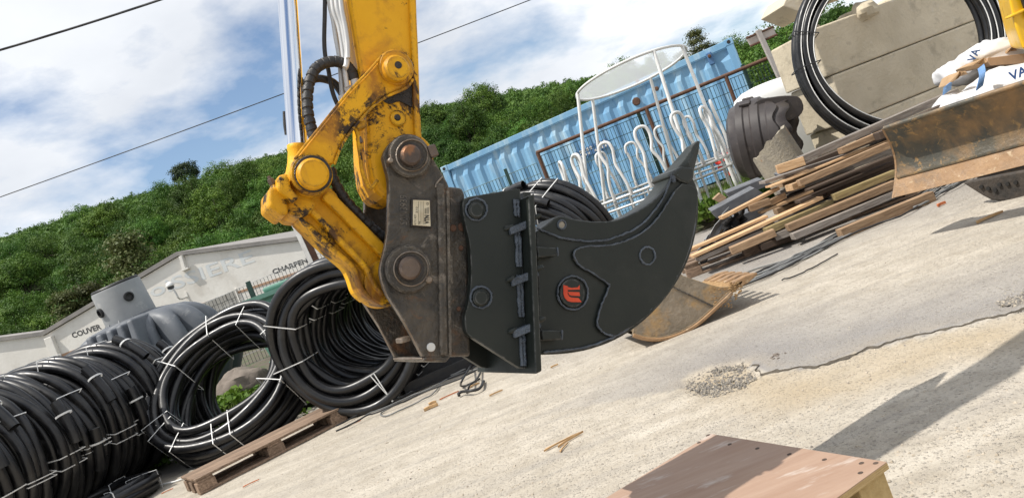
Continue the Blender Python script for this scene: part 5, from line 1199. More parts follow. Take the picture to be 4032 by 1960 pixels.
# cheek plates on both sides of the shank
chp = [(2115, 899), (2147, 912), (2211, 937), (2275, 947), (2339, 950), (2403, 941), (2499, 902), (2560, 850), (2605, 790), (2633, 730), (2647, 685)]
bead(chp, .086, .0042, seed=8)
wear = cr2(z4([(72, 690), (90, 662), (140, 650), (280, 640), (400, 590), (480, 520), (535, 440), (570, 380)]), 3) + cr2(z4([(610, 340), (680, 365), (685, 450), (670, 560), (640, 680), (590, 800), (520, 910), (430, 1000), (340, 1060), (262, 1098)]), 3) + cr2(z4([(235, 1088), (200, 1055), (190, 1020), (212, 935), (248, 852), (240, 832), (170, 785), (100, 742), (75, 715)]), 3)
for c0, c1 in ((.078, .091), (.204, .217)): build('wear_plate', plate(wear, c0, c1, .078), 'anthracite', RP, bevel=.003)
bead(z4([(570, 385), (535, 440), (480, 520), (400, 590), (280, 640), (140, 652), (90, 665), (75, 695), (100, 742), (170, 785), (240, 832), (248, 852), (212, 935), (190, 1020), (200, 1055), (235, 1085), (265, 1090)]), .079, .0036, seed=4)
bead([(2740, 760), (2738, 850), (2722, 945), (2695, 1025), (2655, 1100), (2605, 1170), (2540, 1238), (2465, 1298), (2380, 1342), (2290, 1370), (2200, 1382), (2140, 1385)], .083, .0046, seed=5)
bead([(2655, 715), (2650, 700), (2672, 690)], .083, .008, seed=6)
build('lifting_eye', MK().tube([mp(2212 + math.cos(a) * 15, 885 + math.sin(a) * 17, .088) for a in [2 * math.pi * k / 24 for k in range(24)]], .004, 6, closed=True), 'weld', RP, smooth=60)
build('eye_hole', disc(2212, 885, 14, .0875, .092, 24, .0005)[0], 'concrete_old', RP)
# gussets on the shank side
for gp_ in (z3([(650, 500), (770, 508), (778, 560), (655, 570)]), z3([(678, 1015), (800, 1015), (803, 1075), (684, 1080)])):
    build('shank_gusset', plate(gp_, .045, .092), 'anthracite', RP, bevel=.004)
    bead([gp_[1], gp_[2]], .046, .004, seed=9)
# hexagon welded nut outline
hx_ = [(2550 + math.cos(a + .2) * 31, 1007 + math.sin(a + .2) * 35) for a in [2 * math.pi * k / 6 for k in range(6)]]; bead(hx_ + [hx_[0]], .076, .0045, seed=3, sub=2)
# emblem: welded disc with the cut-out mark
build('emblem_disc', disc(2255, 1153, 56, .076, .091, 40, .003)[0], 'anthracite', RP, smooth=40)
cpt = [(2255 + math.cos(a) * 60, 1153 + math.sin(a) * 66) for a in [math.pi * 2 * k / 24 for k in range(24)]]; bead(cpt + [cpt[0]], .084, .0042, seed=2, sub=2)
emb = MK(); ec = .0745
for q in (z3([(811, 738), (838, 744), (838, 792), (845, 806), (858, 814), (905, 818), (924, 843), (862, 843), (838, 836), (820, 818), (812, 792)]), z3([(838.5, 750), (862, 756), (900, 752), (911, 738), (912, 766), (838.5, 768)]), z3([(838.5, 779), (910, 782), (914, 806), (860, 804), (846, 797)])):
    emb.prism(mpl(q, ec), ML * .004)
build('emblem_mark', emb, 'red', RP)
# tooth: adapter and point
build('adapter', plate(z4([(560, 300), (575, 275), (610, 255), (672, 262), (668, 318), (640, 345), (600, 330)]), .075, .22), 'anthracite', RP, bevel=.008)
tb = [(2664, 668), (2700, 622), (2728, 572), (2749, 553), (2757, 556), (2753, 590), (2741, 640), (2728, 692)]
tc_a = [.097, .108, .125, .140, .140, .130, .112, .097]; tc_b = [.198, .187, .170, .155, .155, .165, .183, .198]
fa_ = [mp(a, b, c) for (a, b), c in zip(tb, tc_a)]; fb_ = [p + ML * (c2 - c1) for p, c1, c2 in zip(fa_, tc_a, tc_b)]
n8 = len(tb); mid_a = mp(2710, 640, .094); mid_b = mid_a + ML * .107
mbt_ = MB().add(fa_ + fb_ + [mid_a, mid_b], [(i, (i + 1) % n8, 2 * n8) for i in range(n8)] + [(i + n8, (i + 1) % n8 + n8, 2 * n8 + 1) for i in range(n8)] + [(i, (i + 1) % n8, (i + 1) % n8 + n8, i + n8) for i in range(n8)])
build('tooth_point', mbt_, 'anthracite', RP, bevel=.003)
build('tooth_pin', disc(2703, 705, 8, .082, .09, 14, .002)[0], 'ink', RP)
# ================================================================== concrete blocks with the upright coil
bx_a = math.radians(-13); BX = V((math.cos(bx_a), -math.sin(bx_a), 0)); BY = V((math.sin(bx_a), math.cos(bx_a), 0))
c_l = A(3272, 300, 9.2); zs = c_l.z; P1 = V((c_l.x, c_l.y, 0))
def cblock(name, P, L_, W_, z0, z1_, label, studs=True):
    r = root(name, V((P.x, P.y, z0)), label, 'concrete block', 'stacked concrete blocks')
    build('block', MB().prism([P + V((0, 0, z0)), P + BX * L_ + V((0, 0, z0)), P + BX * L_ + BY * W_ + V((0, 0, z0)), P + BY * W_ + V((0, 0, z0))], V((0, 0, z1_ - z0))), 'concrete', r, bevel=.022, seg=3)
    if studs:
        for k in range(4):
            c = P + BX * (L_ * (k + .5) / 4) + BY * W_ / 2 + V((0, 0, z1_)); build('stud', MB().lathe(c, (0, 0, 1), [(.17, -.005), (.15, .05), (.11, .075), (.001, .08)], 8), 'concrete', r, bevel=.008)
    return r
hB = .60
cblock('concrete_block', P1 + BX * -.06, 2.5, .85, zs + .008, zs + hB, 'pale cast concrete block on top of the stack behind the upright coil')
cblock('concrete_block', P1, 2.5, .85, zs - hB + .008, zs, 'middle concrete block of the stack behind the upright coil', False)
cblock('concrete_block', P1 + BX * .05, 2.5, .85, max(.02, zs - 2 * hB) + .008, zs - hB, 'lowest concrete block of the stack, half hidden by the timber', False)
# lifting loop on the upper block
q = A(3135, 150, 9.6); build_loop = MB().tube(cr([q + V((-.05, 0, -.13)), q + V((-.055, 0, 0)), q + V((0, 0, .06)), q + V((.055, 0, 0)), q + V((.05, 0, -.13))], 5), .012, 6)
# concrete trough on top
tq = A(3110, 18, 9.35); r = root('concrete_trough', V((tq.x, tq.y, zs + hB)), 'flared concrete trough end resting on top of the block stack', 'trough')
build('trough', MB().prism([A(a, b, 9.3) for a, b in [(3082, 25), (3096, -5), (3110, -30), (3420, -180), (3420, -60), (3230, 5), (3176, 58), (3165, 55)]], BY * .5), 'concrete', r, bevel=.012)
q = A(3400, 30, 9.4); r = root('concrete_rubble', V((q.x, q.y, zs + hB)), 'pale broken concrete lump on the block stack, seen through the coil', 'rubble')
build('lump', MB().grid(rock(q + V((0, 0, -.05)), (.17, .13, .13), 9, 10), 10, 20, cv=True), 'concrete', r, smooth=25)
r.location.z -= 0
# upright coil with white stripes, leaning on the blocks
cc = A(3536, 172, 8.25); coil('pipe_coil', cc, V((.10, 1, -.13)), 1.10, 3, 3, .040, 120, 'upright black pipe coil with white stripes leaning on the concrete blocks', None, ties=[-62, -82, -150, 155, 30, 38], stripe=True, wob=.012, seg=96, tie_mat='strap_dark', tie_r=.006)

# ================================================================== white and brown tanks, broken pipe
p0 = A(2942, 372, 10.6); p1 = A(3180, 270, 10.4); wt = p1.x - p0.x; zt = p0.z + .03
WT = root('white_tank', V((p0.x + wt / 2, 10.9, .2)), 'white rounded plastic tank behind the dark brown tank', 'tank')
rings = [[V((x + (z - zt) * -.06, y, z)) for x, y in rbox(p0.x + wt / 2, 11.0, wt / 2 + o, .42 + o, .16)] for z, o in [(.2, .1), (.6, .08), (zt - .30, .06), (zt - .14, .03), (zt - .04, -.02), (zt + .02, -.12), (zt + .04, -.25)]]
mb = MB().grid(lambda i, j: rings[i][j], len(rings), len(rings[0]), cv=True); mb.add(rings[-1], [tuple(range(len(rings[-1])))]); build('body', mb, 'white_plastic', WT, smooth=50)
# brown tank on its side, cut open at the top
bc = A(3030, 535, 9.6); ba = (A(3155, 555, 9.3) - A(2925, 500, 10.1)); ba = V((.92, -.50, -.16)).normalized(); Rb_ = .50
BT = root('brown_tank', V((bc.x, bc.y, .1)), 'dark brown ribbed plastic tank lying on its side with a torn opening', 'tank')
ax_, e1_, e2_ = frame(ba)
prf_ = [(.02, -.46), (.34, -.45), (.44, -.40), (.47, -.33), (.50, -.30), (.50, -.22), (.485, -.20), (.485, -.14), (.505, -.12), (.505, -.03), (.485, -.01), (.485, .05), (.50, .07), (.50, .16), (.46, .18), (.46, .30)]
mb = MB(); nA = 64
def tp_(i, j):
    r_, h_ = prf_[i]; a = 2 * math.pi * j / nA; up_ = max(0, math.cos(a)); k = 1.0
    if h_ > .0 and up_ > .55: k = 1 - .30 * (up_ - .55) * min(1, h_ / .15)
    rip = .03 * math.sin(a * 9 + 1) * (h_ > .15)
    return bc + ba * (h_ + rip) + (e1_ * math.cos(a) + e2_ * math.sin(a)) * r_ * k
mb.grid(tp_, len(prf_), nA, cv=True); build('shell', mb, 'brown_plastic', BT, smooth=28)
o_ = [o for o in BT.children][0]; sm_ = o_.modifiers.new('thick', 'SOLIDIFY'); sm_.thickness = .02; sm_.offset = -1
for k, ang in enumerate((-75, -45, -10, 25)):
    a = math.radians(ang); d_ = e1_ * math.cos(a) + e2_ * math.sin(a); tg_ = ba.cross(d_)
    build('lug', MB().box(bc + d_ * .505 + ba * -.18, ba * .14, tg_ * .10, d_ * .05), 'brown_plastic', BT, bevel=.015)
fl_ = [A(a, b, 9.35) for a, b in [(2945, 470), (2975, 400), (3040, 382), (3110, 376), (3150, 385), (3165, 430), (3130, 470), (3060, 478), (3000, 500)]]
build('torn_rim', MB().prism(cr(fl_, 3, True), V((.05, .35, -.02))), 'brown_plastic', BT, bevel=.015)
# broken concrete pipe
bq = A(3120, 600, 8.75); axp = V((.30, .10, 1)).normalized(); axp = V((-.20, .05, 1)).normalized()
CPp = root('broken_pipe', V((bq.x, bq.y, .05)), 'short broken concrete pipe with a ragged rim beside the brown tank', 'concrete pipe')
basep = A(3118, 705, 8.75); Rp = .255; n_ = 48; rg = random.Random(4)
jag = [.06 * noise.noise(V((k * .35, 0, 2))) + .02 * noise.noise(V((k * 1.1, 4, 2))) for k in range(n_)]
axp, e1p, e2p = frame(axp)
def pipe_pt(i, j):
    a = 2 * math.pi * j / n_; d_ = V((1, 0, 0)) * math.cos(a) + V((0, 1, 0)) * math.sin(a)
    Ht = .48 + .13 * math.cos(a + .5) + jag[j] * .8
    r_, h_ = [(Rp, -.3), (Rp * 1.0, Ht * .5), (Rp * .99, Ht), (Rp * .80, Ht - .01), (Rp * .80, -.3)][i]
    return basep + d_ * r_ + axp * h_
build('shell', MB().grid(pipe_pt, 5, n_, cv=True), 'concrete_old', CPp, smooth=35)
# sign back on its leaning post
sgc = [(2940, 152), (3045, 108), (3058, 135), (2955, 180)]; SG = root('sign_board', A(3060, 320, 12.2) * 1, 'white rust-stained sign board seen from behind on a leaning post', 'sign')
SG.location.z = .2
build('board', MB().prism([A(a, b, 12.2) for a, b in sgc], V((0, .04, 0))), 'sign_back', SG, bevel=.01)
for (a, b, c, d_) in ((2938, 152, 3045, 106), (2955, 183, 3060, 137)): build('rim', MB().tube([A(a, b, 12.16), A(c, d_, 12.16)], .018, 6), 'rust', SG, smooth=60)
p_, q_ = A(2986, 118, 12.1), A(3050, 255, 12.1); build('post', MB().prism([p_ + V((-.04, 0, 0)), p_ + V((.04, 0, 0)), q_ + (q_ - p_) * 2.6 + V((.04, 0, 0)), q_ + (q_ - p_) * 2.6 + V((-.04, 0, 0))], V((0, .06, 0))), 'sign_back', SG, bevel=.008)
# bits of white shed and posts beyond the coil
sa, sb = A(3890, 110, 24), A(4100, 20, 24); SH = root('white_shed', V((sa.x, 24, 0)), 'small white clad shed far behind the upright coil', 'shed')
for k in range(12):
    a_ = V((sa.x - .3 + k * .30, 24, 0)); build('cladding_board', MB().box(a_ + V((0, 0, (sa.z + .4) / 2)), V((.285, 0, 0)), V((0, .06, 0)), V((0, 0, sa.z + .4))), 'shed', SH)
build('roof', MB().prism([V((sa.x - .8, 23.6, sa.z + .38)), V((sa.x + 3.8, 23.6, sa.z + .38)), V((sa.x + 3.8, 23.6, sa.z + .52)), V((sa.x - .8, 23.6, sa.z + .52))], V((0, 3, .5))), 'roof_edge', SH)
for i, (a, b, c, d_, m_) in enumerate(((3880, -10, 3895, 60, 'wood_grey'), (3945, 15, 3985, 110, 'wood_grey'))):
    p_, q_ = A(a, b, 14), A(c, d_, 14); tag(build('wooden_post', MB().box(V(((p_.x + q_.x) / 2, 14, (p_.z) / 2)), V((.13, 0, 0)), V((0, .13, 0)), V((0, 0, p_.z + .3))), m_, loc=V((p_.x, 14, 0)), bevel=.01), ['weathered grey post beside the upright coil', 'weathered split grey post before the white shed'][i], 'post')
p_, q_ = A(3860, 150, 11), A(4100, 55, 11); r = root('long_pipe', p_, 'dark pipe lying across behind the white bags', 'pipe'); r.location.z = 0; build('pipe', MB().tube([p_, q_], .05, 12), 'rust', r, smooth=60)

# ================================================================== timber pile
def board(name, p, q, Yd, th_px, dep, m_, label, cat='board', group='timber pile boards', Y2=None):
    a, b = A(p[0], p[1], Yd), A(q[0], q[1], Y2 or Yd); d = (b - a); h = th_px / 3030 * Yd; up = V((0, 0, 1)); up = (up - d.normalized() * up.dot(d.normalized())).normalized(); dp = d.normalized().cross(up)
    if dp.y < 0: dp = -dp
    loc = (a + b) / 2; b = b + V((0, random.Random(len(label) * 31 + int(p[0])).uniform(-.06, .06), 0)); d = b - a; dp = d.normalized().cross(up); dp = -dp if dp.y < 0 else dp
    me_b = MB().box(V((0, 0, 0)), V((d.length, 0, 0)), V((0, dep, 0)), V((0, 0, h)))
    o = build(name, me_b, m_, None, bevel=.003)
    R = Matrix((d.normalized(), dp, d.normalized().cross(dp))).transposed()
    if R.determinant() < 0: R = Matrix((d.normalized(), -dp, d.normalized().cross(-dp))).transposed()
    o.matrix_world = Matrix.Translation(loc + dp * dep / 2) @ R.to_4x4()
    return tag(o, label, cat, group)
TP = [
 ((3162, 628), (3778, 360), 6.9, 27, .14, 'wood_grey', 'long weathered grey beam on top of the timber pile'),
 ((3066, 668), (3164, 634), 6.86, 34, .10, 'wood_pale', 'short pale wood block at the left end of the top grey beam'),
 ((3470, 535), (3886, 350), 6.62, 30, .12, 'wood_dark', 'dark plank just below the top grey beam, reaching the white bags'),
 ((3318, 594), (3500, 515), 6.78, 24, .10, 'wood_mid', 'short brown beam under the top grey beam'),
 ((3012, 718), (3340, 610), 7.0, 12, .16, 'wood_grey', 'thin grey plank under the pale block'),
 ((3040, 735), (3420, 582), 6.85, 8, .18, 'wood_pale', 'thin pale board above the wide brown plank'),
 ((3148, 722), (3508, 570), 6.55, 27, .07, 'wood_mid', 'wide brown plank end-on below the grey beam'),
 ((3118, 738), (3170, 722), 6.6, 26, .10, 'wood_pale', 'stubby pale offcut under the wide brown plank'),
 ((3190, 748), (3526, 612), 6.7, 9, .12, 'wood_dark', 'thin dark board below the wide brown plank'),
 ((3150, 795), (3526, 640), 6.78, 13, .14, 'wood_dark', 'dark board in the shade of the pile above the olive beam'),
 ((3262, 765), (3526, 655), 6.85, 22, .12, 'wood_dark', 'dark brown beam deep inside the timber pile'),
 ((3290, 778), (3532, 680), 6.5, 27, .08, 'wood_olive', 'olive stained beam in the middle of the timber pile'),
 ((3110, 898), (3530, 722), 6.4, 28, .09, 'wood_mid', 'thick light brown beam low in the timber pile'),
 ((3126, 932), (3530, 764), 6.36, 27, .09, 'wood_grey', 'rounded grey beam at the bottom of the timber pile'),
 ((3018, 910), (3290, 797), 6.55, 26, .09, 'wood_olive', 'greyish olive beam left of the thick light brown beam'),
 ((3056, 935), (3122, 908), 6.5, 30, .10, 'wood_grey', 'short grey beam end low in the pile'),
 ((2842, 858), (3074, 740), 6.95, 13, .10, 'wood_pale', 'long pale batten sticking out to the left high in the pile'),
 ((2955, 822), (3034, 792), 6.9, 27, .10, 'wood_mid', 'orange brown offcut under the long pale batten'),
 ((3030, 800), (3100, 768), 6.95, 24, .10, 'wood_mid', 'reddish brown offcut beside the orange brown one'),
 ((3000, 838), (3200, 752), 6.9, 10, .12, 'wood_pale', 'short thin pale batten in the middle left of the pile'),
 ((2722, 984), (3022, 852), 6.75, 11, .10, 'wood_pale', 'long thin pale batten reaching furthest left behind the ripper'),
 ((2730, 1012), (3240, 778), 6.6, 12, .12, 'wood_pale', 'longest pale board along the lower left of the pile'),
 ((2752, 1022), (3030, 900), 6.62, 18, .14, 'wood_grey', 'grey board under the longest pale board'),
 ((2884, 990), (3050, 915), 6.45, 30, .09, 'wood_mid', 'brown beam end pushed out at the lower left of the pile'),
 ((3000, 975), (3130, 925), 6.6, 26, .2, 'wood_dark', 'dark beam in the shade below the brown beam end'),
 ((2820, 950), (3020, 870), 6.9, 16, .2, 'wood_dark', 'dark board under the pale battens'),
]
for (p, q, Yd, th, dep, m_, lab) in TP: board('timber_board', p, q, Yd, th, dep, m_, lab)
# bulk of the pile behind the front boards
k = 0
for row in range(7):
    for col in range(3):
        p = (3090 + row * -6 + col * 25, 690 + row * 36 + col * -6); q = (3560 + col * 8, 500 + row * 38 + col * -6)
        board('timber_board', p, q, 7.15 + col * .16, 24, .13, ['wood_dark', 'wood_mid', 'wood_grey'][(row + col) % 3], 'brown or grey board stacked at the back of the timber pile', 'board', 'boards at the back of the timber pile'); k += 1
# grey sheets and plastic at the left of the pile
for i, (pts, Yd, dep, m_, lab) in enumerate([
  ([(2800, 832), (2970, 740), (3008, 762), (2826, 862)], 7.6, .05, 'slate', 'dark grey sheet leaning at the left end of the timber pile'),
  ([(2860, 760), (3000, 705), (3040, 725), (2885, 790)], 7.9, .05, 'slate', 'pale grey dusty sheet behind the dark grey sheet'),
  ([(2890, 860), (3000, 812), (3020, 835), (2920, 905)], 7.2, .04, 'slate', 'dark blue grey sheet under the long pale batten'),
  ([(3072, 690), (3098, 678), (3108, 692), (3084, 705)], 7.2, .06, 'slate', 'small dark sheet corner below the pale block')]):
    P = [A(a, b, Yd) for a, b in pts]; tag(build('grey_sheet', MB().prism(P, V((0.03, dep * 4, .02))), m_, loc=(P[0] + P[2]) / 2, bevel=.004), lab, 'sheet', 'grey sheets by the timber pile')
blk = [A(a, b, 7.8) for a, b in [(2808, 785), (2835, 760), (2862, 778), (2840, 803)]]; tag(build('wood_offcut', MB().prism(blk, V((.03, .15, 0))), 'wood_mid', loc=blk[0], bevel=.004), 'square brown offcut left of the grey sheets', 'offcut')
def film(i, j):
    p = A(2745 + i * 17 + j * 2, 985 - i * 24 + j * 7, 7.15 + .02 * j); return p + V((.03 * noise.noise(V((i * .8, j * .5, 1))), .06 * noise.noise(V((i * .7, j * .9, 4))), .05 * noise.noise(V((i * .6, j * .7, 8)))))
o_ = build('plastic_film', MB().grid(film, 8, 9), 'pale_grey_plastic', loc=A(2780, 960, 7.15), smooth=60); tag(o_, 'crumpled pale grey plastic film at the foot of the pile', 'plastic film'); o_.modifiers.new('thick', 'SOLIDIFY').thickness = .006
def film2(i, j):
    p = A(2840 + i * 14 + j * 2, 880 - i * 10 + j * 9, 7.05); return p + V((.04 * noise.noise(V((i * .9, j * .8, 11))), .08 * noise.noise(V((i * .9, j * .9, 14))), .05 * noise.noise(V((i * .8, j * .8, 18)))))
o_ = build('plastic_film', MB().grid(film2, 7, 7), 'rubber', loc=A(2880, 900, 7.1), smooth=60); tag(o_, 'crumpled black plastic film among the pale battens', 'plastic film'); o_.modifiers.new('thick', 'SOLIDIFY').thickness = .006
# pallets below the pile
pa2, pb2 = G(2700, 1105), G(3010, 985); ex2 = (pb2 - pa2).normalized(); ex2 = V((.98, -.12, 0)).normalized(); ey2 = V((-ex2.y, ex2.x, 0))
pallet('wooden_pallet', G(2712, 1100) + V((0, 0, .003)), ex2, ey2, 1.2, .9, .13, 'wood_pallet', 'grey brown pallet under the left end of the timber pile', 5)
pallet('wooden_pallet', G(3120, 960) + V((0, .12, .003)), ex2, ey2, 1.2, .9, .13, 'wood_pallet', 'dark pallet under the right end of the timber pile', 5)
# loose beam in front
a, b = G(3306, 922, .04), G(3668, 772, .04); d = b - a; pr = V((-d.y, d.x, 0)).normalized()
o_ = board('timber_beam', (0, 0), (1, 1), 6, 10, .08, 'wood_mid', 'single brown beam lying on the ground in front of the timber pile', 'beam', None)
o_.matrix_world = Matrix.Translation((a + b) / 2) @ Matrix((d.normalized(), pr, V((0, 0, 1)))).transposed().to_4x4()
me_ = MB().box(V((0, 0, 0)), V((d.length, 0, 0)), V((0, .085, 0)), V((0, 0, .078))); old = o_.data; me2 = bpy.data.meshes.new('timber_beam'); me2.from_pydata([tuple(v) for v in me_.v], [], me_.f); me2.materials.append(M['wood_mid']); o_.data = me2

# ================================================================== white builder's bags
def bag(name, px_c, Yd, sx, sy, sz, seed, label, m_='bag', z_shift=0, lean=0):
    c = A(px_c[0], px_c[1], Yd); r = root(name, c - V((0, 0, sz)), label, 'bag')
    def f(i, j):
        n = 40; th = math.pi * i / (n - 1); ph = 2 * math.pi * j / 80; d_ = V((math.sin(th) * math.cos(ph), math.sin(th) * math.sin(ph), math.cos(th)))
        sg_ = lambda v, e_: math.copysign(abs(v) ** e_, v)
        q = V((sg_(d_.x, .55) * sx, sg_(d_.y, .55) * sy, sg_(d_.z, .6) * sz)); nn = noise.noise(q * 3.2 + V((seed, 0, 0))) * .085 - abs(noise.noise(q * 6 + V((seed, 2, 0)))) * .07 + abs(noise.noise(q * 13 + V((seed, 2, 5)))) * .022
        return c + q + d_ * nn + V((lean * q.z, 0, 0))
    build('sack', MB().grid(f, 40, 80, cv=True), m_, r, smooth=40); return r, c, f
B1_, c1_, f1 = bag('builders_bag', (3985, 352), 6.55, .62, .34, .17, 2, 'white woven bag with blue letters lying behind the blade')
B2_, c2b, f2 = bag('builders_bag', (3880, 235), 7.25, .46, .3, .12, 5, 'crumpled white bag behind the cardboard box, against the coil')
mbx = MB(); ta, tb = A(3980, 322, 6.17), A(4075, 280, 6.17); text_mb(mbx, 'VAL', ta, tb, V((0, 0, 1)), .075, bold=.03); build('lettering', mbx, 'bag_blue', B1_)
mbx = MB(); ta, tb = A(3838, 246, 6.93), A(3862, 196, 6.93); text_mb(mbx, 'VA', ta, tb, V((-.8, 0, .5)), .075, bold=.03); build('lettering', mbx, 'bag_blue', B2_)
st_ = cr([A(3862, 262, 6.25), A(3868, 290, 6.18), A(3862, 330, 6.17), A(3858, 348, 6.2)], 5); vs = []
for p in st_: vs += [p + V((-.032, 0, -.01)), p + V((.032, 0, .01))]
o_ = build('strap', MB().add(vs, [(2 * k, 2 * k + 1, 2 * k + 3, 2 * k + 2) for k in range(len(st_) - 1)]), 'strap_blue', B1_); o_.modifiers.new('thick', 'SOLIDIFY').thickness = .008
st_ = cr([A(3745, 338, 6.6), A(3728, 350, 6.55), A(3712, 362, 6.55)], 4); vs = []
for p in st_: vs += [p + V((-.01, 0, -.03)), p + V((.02, 0, .03))]
o_ = build('strap', MB().add(vs, [(2 * k, 2 * k + 1, 2 * k + 3, 2 * k + 2) for k in range(len(st_) - 1)]), 'strap_blue', B1_); o_.modifiers.new('thick', 'SOLIDIFY').thickness = .008
P = [A(a, b, 6.75) for a, b in [(3888, 240), (3890, 228), (3915, 226), (4080, 205), (4080, 248), (3902, 258)]]; tag(build('cardboard_box', MB().prism(P, V((.05, .25, 0))), 'cardboard', loc=P[0], bevel=.004), 'flattened cardboard box lying on the white bag', 'cardboard box')
for i, (pts, Yd, lab) in enumerate([([(3732, 335), (3745, 300), (3770, 285), (3800, 280), (3812, 292), (3780, 300), (3752, 322)], 6.6, 'crumpled brown paper at the end of the white bag'), ([(3790, 268), (3830, 245), (3880, 232), (3888, 250), (3850, 270), (3805, 278)], 6.85, 'crumpled brown paper between the two white bags'), ([(3935, 222), (3955, 195), (3990, 188), (3995, 205), (3960, 218)], 7.0, 'torn brown paper scrap beside the cardboard box')]):
    P = [A(a, b, Yd) + V((0, .05 * noise.noise(V((a * .05, b * .05, 1))), 0)) for a, b in pts]; ctr = sum(P, V((0, 0, 0))) / len(P); mbp = MB(); n = len(P)
    mbp.add([p for p in P] + [p.lerp(ctr, .5) + V((0, -.05 - .03 * (k % 2), .012 * (k % 3))) for k, p in enumerate(P)] + [ctr + V((0, -.04, 0))] + [p + V((0, .12, 0)) for p in P], [(k, (k + 1) % n, (k + 1) % n + n, k + n) for k in range(n)] + [(k + n, (k + 1) % n + n, 2 * n) for k in range(n)] + [(k, k + 2 * n + 1, (k + 1) % n + 2 * n + 1, (k + 1) % n) for k in range(n)] + [tuple(range(3 * n, 2 * n, -1))])
    tag(build('paper_scrap', mbp, 'paper', loc=ctr), lab, 'paper')
# rubbish pile carrying the bags
tag(build('debris_pile', MB().grid(rock(V((c1_.x + .1, 7.15, .15)), (1.0, .5, c1_.z - .22), 12, 16), 16, 32, cv=True), 'soil', loc=V((c1_.x, 7.2, 0)), smooth=60), 'heap of rubbish under the white bags behind the blade', 'heap')

# ================================================================== rusty bucket on the ground
bot = cr2([(2492, 1318), (2520, 1328), (2570, 1336), (2630, 1330), (2690, 1308), (2745, 1275), (2795, 1232), (2840, 1190), (2880, 1152)], 4)
top_ = [(2905, 1118), (2870, 1128), (2835, 1130), (2790, 1118), (2740, 1102), (2690, 1085), (2640, 1050), (2590, 1040), (2540, 1100), (2500, 1200)]
by0 = min(G(a, b).y for a, b in bot) - .012      # rests on the ground along its curved heel
BK = root('excavator_bucket', G(2600, 1340), 'rusty brown toothed excavator bucket lying on the ground behind the ripper', 'bucket')
bdir = V((-.12, 1, 0)).normalized(); wB = .52
sideP = [A(a, b, by0) for a, b in bot + top_]
build('side_plate', MB().prism(sideP, bdir * .022), 'bucket', BK, bevel=.003)
build('side_plate', MB().prism([p + bdir * (wB - .022) for p in sideP], bdir * .022), 'bucket', BK, bevel=.003)
sh_ = [A(a, b, by0) for a, b in bot]
mbk = MB(); ns = len(sh_); inn = []
for k, p in enumerate(sh_):
    t = (sh_[min(k + 1, ns - 1)] - sh_[max(k - 1, 0)]).normalized(); inn.append(p + t.cross(bdir).normalized() * (.02 if t.cross(bdir).z > 0 else -.02))
mbk.grid(lambda i, j: (sh_[i] if j in (0, 1) else inn[i]) + bdir * ([-.012, wB + .012, wB + .012, -.012][j]), ns, 4, cv=True); build('shell', mbk, 'bucket', BK, smooth=40)
build('shell_rim', MB().tube([p + bdir * -.01 for p in sh_], .014, 6), 'blade_edge', BK, smooth=60)
strip2 = [A(a, b, by0 - .004) for a, b in [(2640, 1128), (2646, 1124), (2835, 1215), (2829, 1220)]]; build('side_weld', MB().prism(strip2, bdir * -.006), 'steel_brown', BK)
build('lip', MB().prism([A(a, b, by0) for a, b in [(2850, 1160), (2880, 1120), (2925, 1098), (2930, 1112), (2895, 1150)]], bdir * wB), 'mud', BK, bevel=.01)
for k in range(5):
    c0 = k * (wB - .07) / 4; tt = [A(a, b, by0) + bdir * c0 for a, b in [(2885, 1112), (2935, 1085), (2982, 1072), (2985, 1080), (2950, 1112), (2900, 1140)]]; build('tooth', MB().prism(tt, bdir * .062), 'blade_edge', BK, bevel=.008)
rg = random.Random(9); mbm = MB()
for k in range(150):
    a, b = rg.choice([(2800 + rg.uniform(0, 100), 1130 + rg.uniform(0, 50)), (2880 + rg.uniform(-10, 40), 1110 + rg.uniform(0, 50)), (2820 + rg.uniform(-20, 60), 1190 + rg.uniform(-20, 20))]); s_ = rg.uniform(.0015, .0055)
    mbm.grid(rock(A(a, b, by0 - .003), (s_ * 1.8, s_ * .6, s_), k, 5), 5, 8, cv=True)
build('caked_mud', mbm, 'mud', BK, smooth=60)['kind'] = 'stuff'

# ================================================================== cables on the ground
rg = random.Random(21)
def ground_cable(name, pts, r, m_, label, group=None, zl=0.0, jit=.0):
    P = [G(a, b) for a, b in pts]; P = cr(P, 8); Q = []
    for i, p in enumerate(P): Q.append(V((p.x + jit * noise.noise(V((i * .21, r * 900, 3))), p.y + jit * noise.noise(V((i * .19, r * 700, 9))), r + .006 + zl + max(0, .012 * noise.noise(V((i * .3, r * 800, 5)))))))
    return tag(build(name, MB().tube(Q, r, 6), m_, smooth=70, loc=V((Q[0].x, Q[0].y, 0))), label, 'cable', group)
trunk_c = [(1960, 1420), (2150, 1370), (2400, 1300), (2700, 1200), (2960, 1108), (3100, 1045), (3200, 995), (3330, 930), (3450, 880), (3560, 830), (3650, 780), (3760, 712), (3900, 640)]
for k in range(9):
    o1 = rg.uniform(-1, 1); tr = [(a + rg.uniform(-8, 8), b + (k - 4) * (3.2 + 3.0 * max(0, (a - 3250) / 500)) + rg.uniform(-6, 6) * (1 + max(0, (a - 3150) / 300))) for a, b in trunk_c]
    st_i = 1 if k % 3 else 0
    ground_cable('ground_cable', tr[st_i:], rg.choice([.006, .007, .008, .009]), 'cable_grey' if k % 4 else 'cable_black', 'grey cable in the bundle running across the yard to the blade', 'grey cables bundled across the yard', zl=.004 * (k % 3), jit=.03)
ground_cable('ground_cable', [(2700, 1165), (2860, 1120), (2960, 1070), (3060, 1040), (3150, 1015)], .006, 'cable_grey', 'lone thin grey cable passing behind the bucket teeth')
ground_cable('ground_cable', [(3080, 1110), (3150, 1085), (3220, 1050), (3300, 1005)], .005, 'cable_black', 'short dark cable in front of the grey cable bundle')
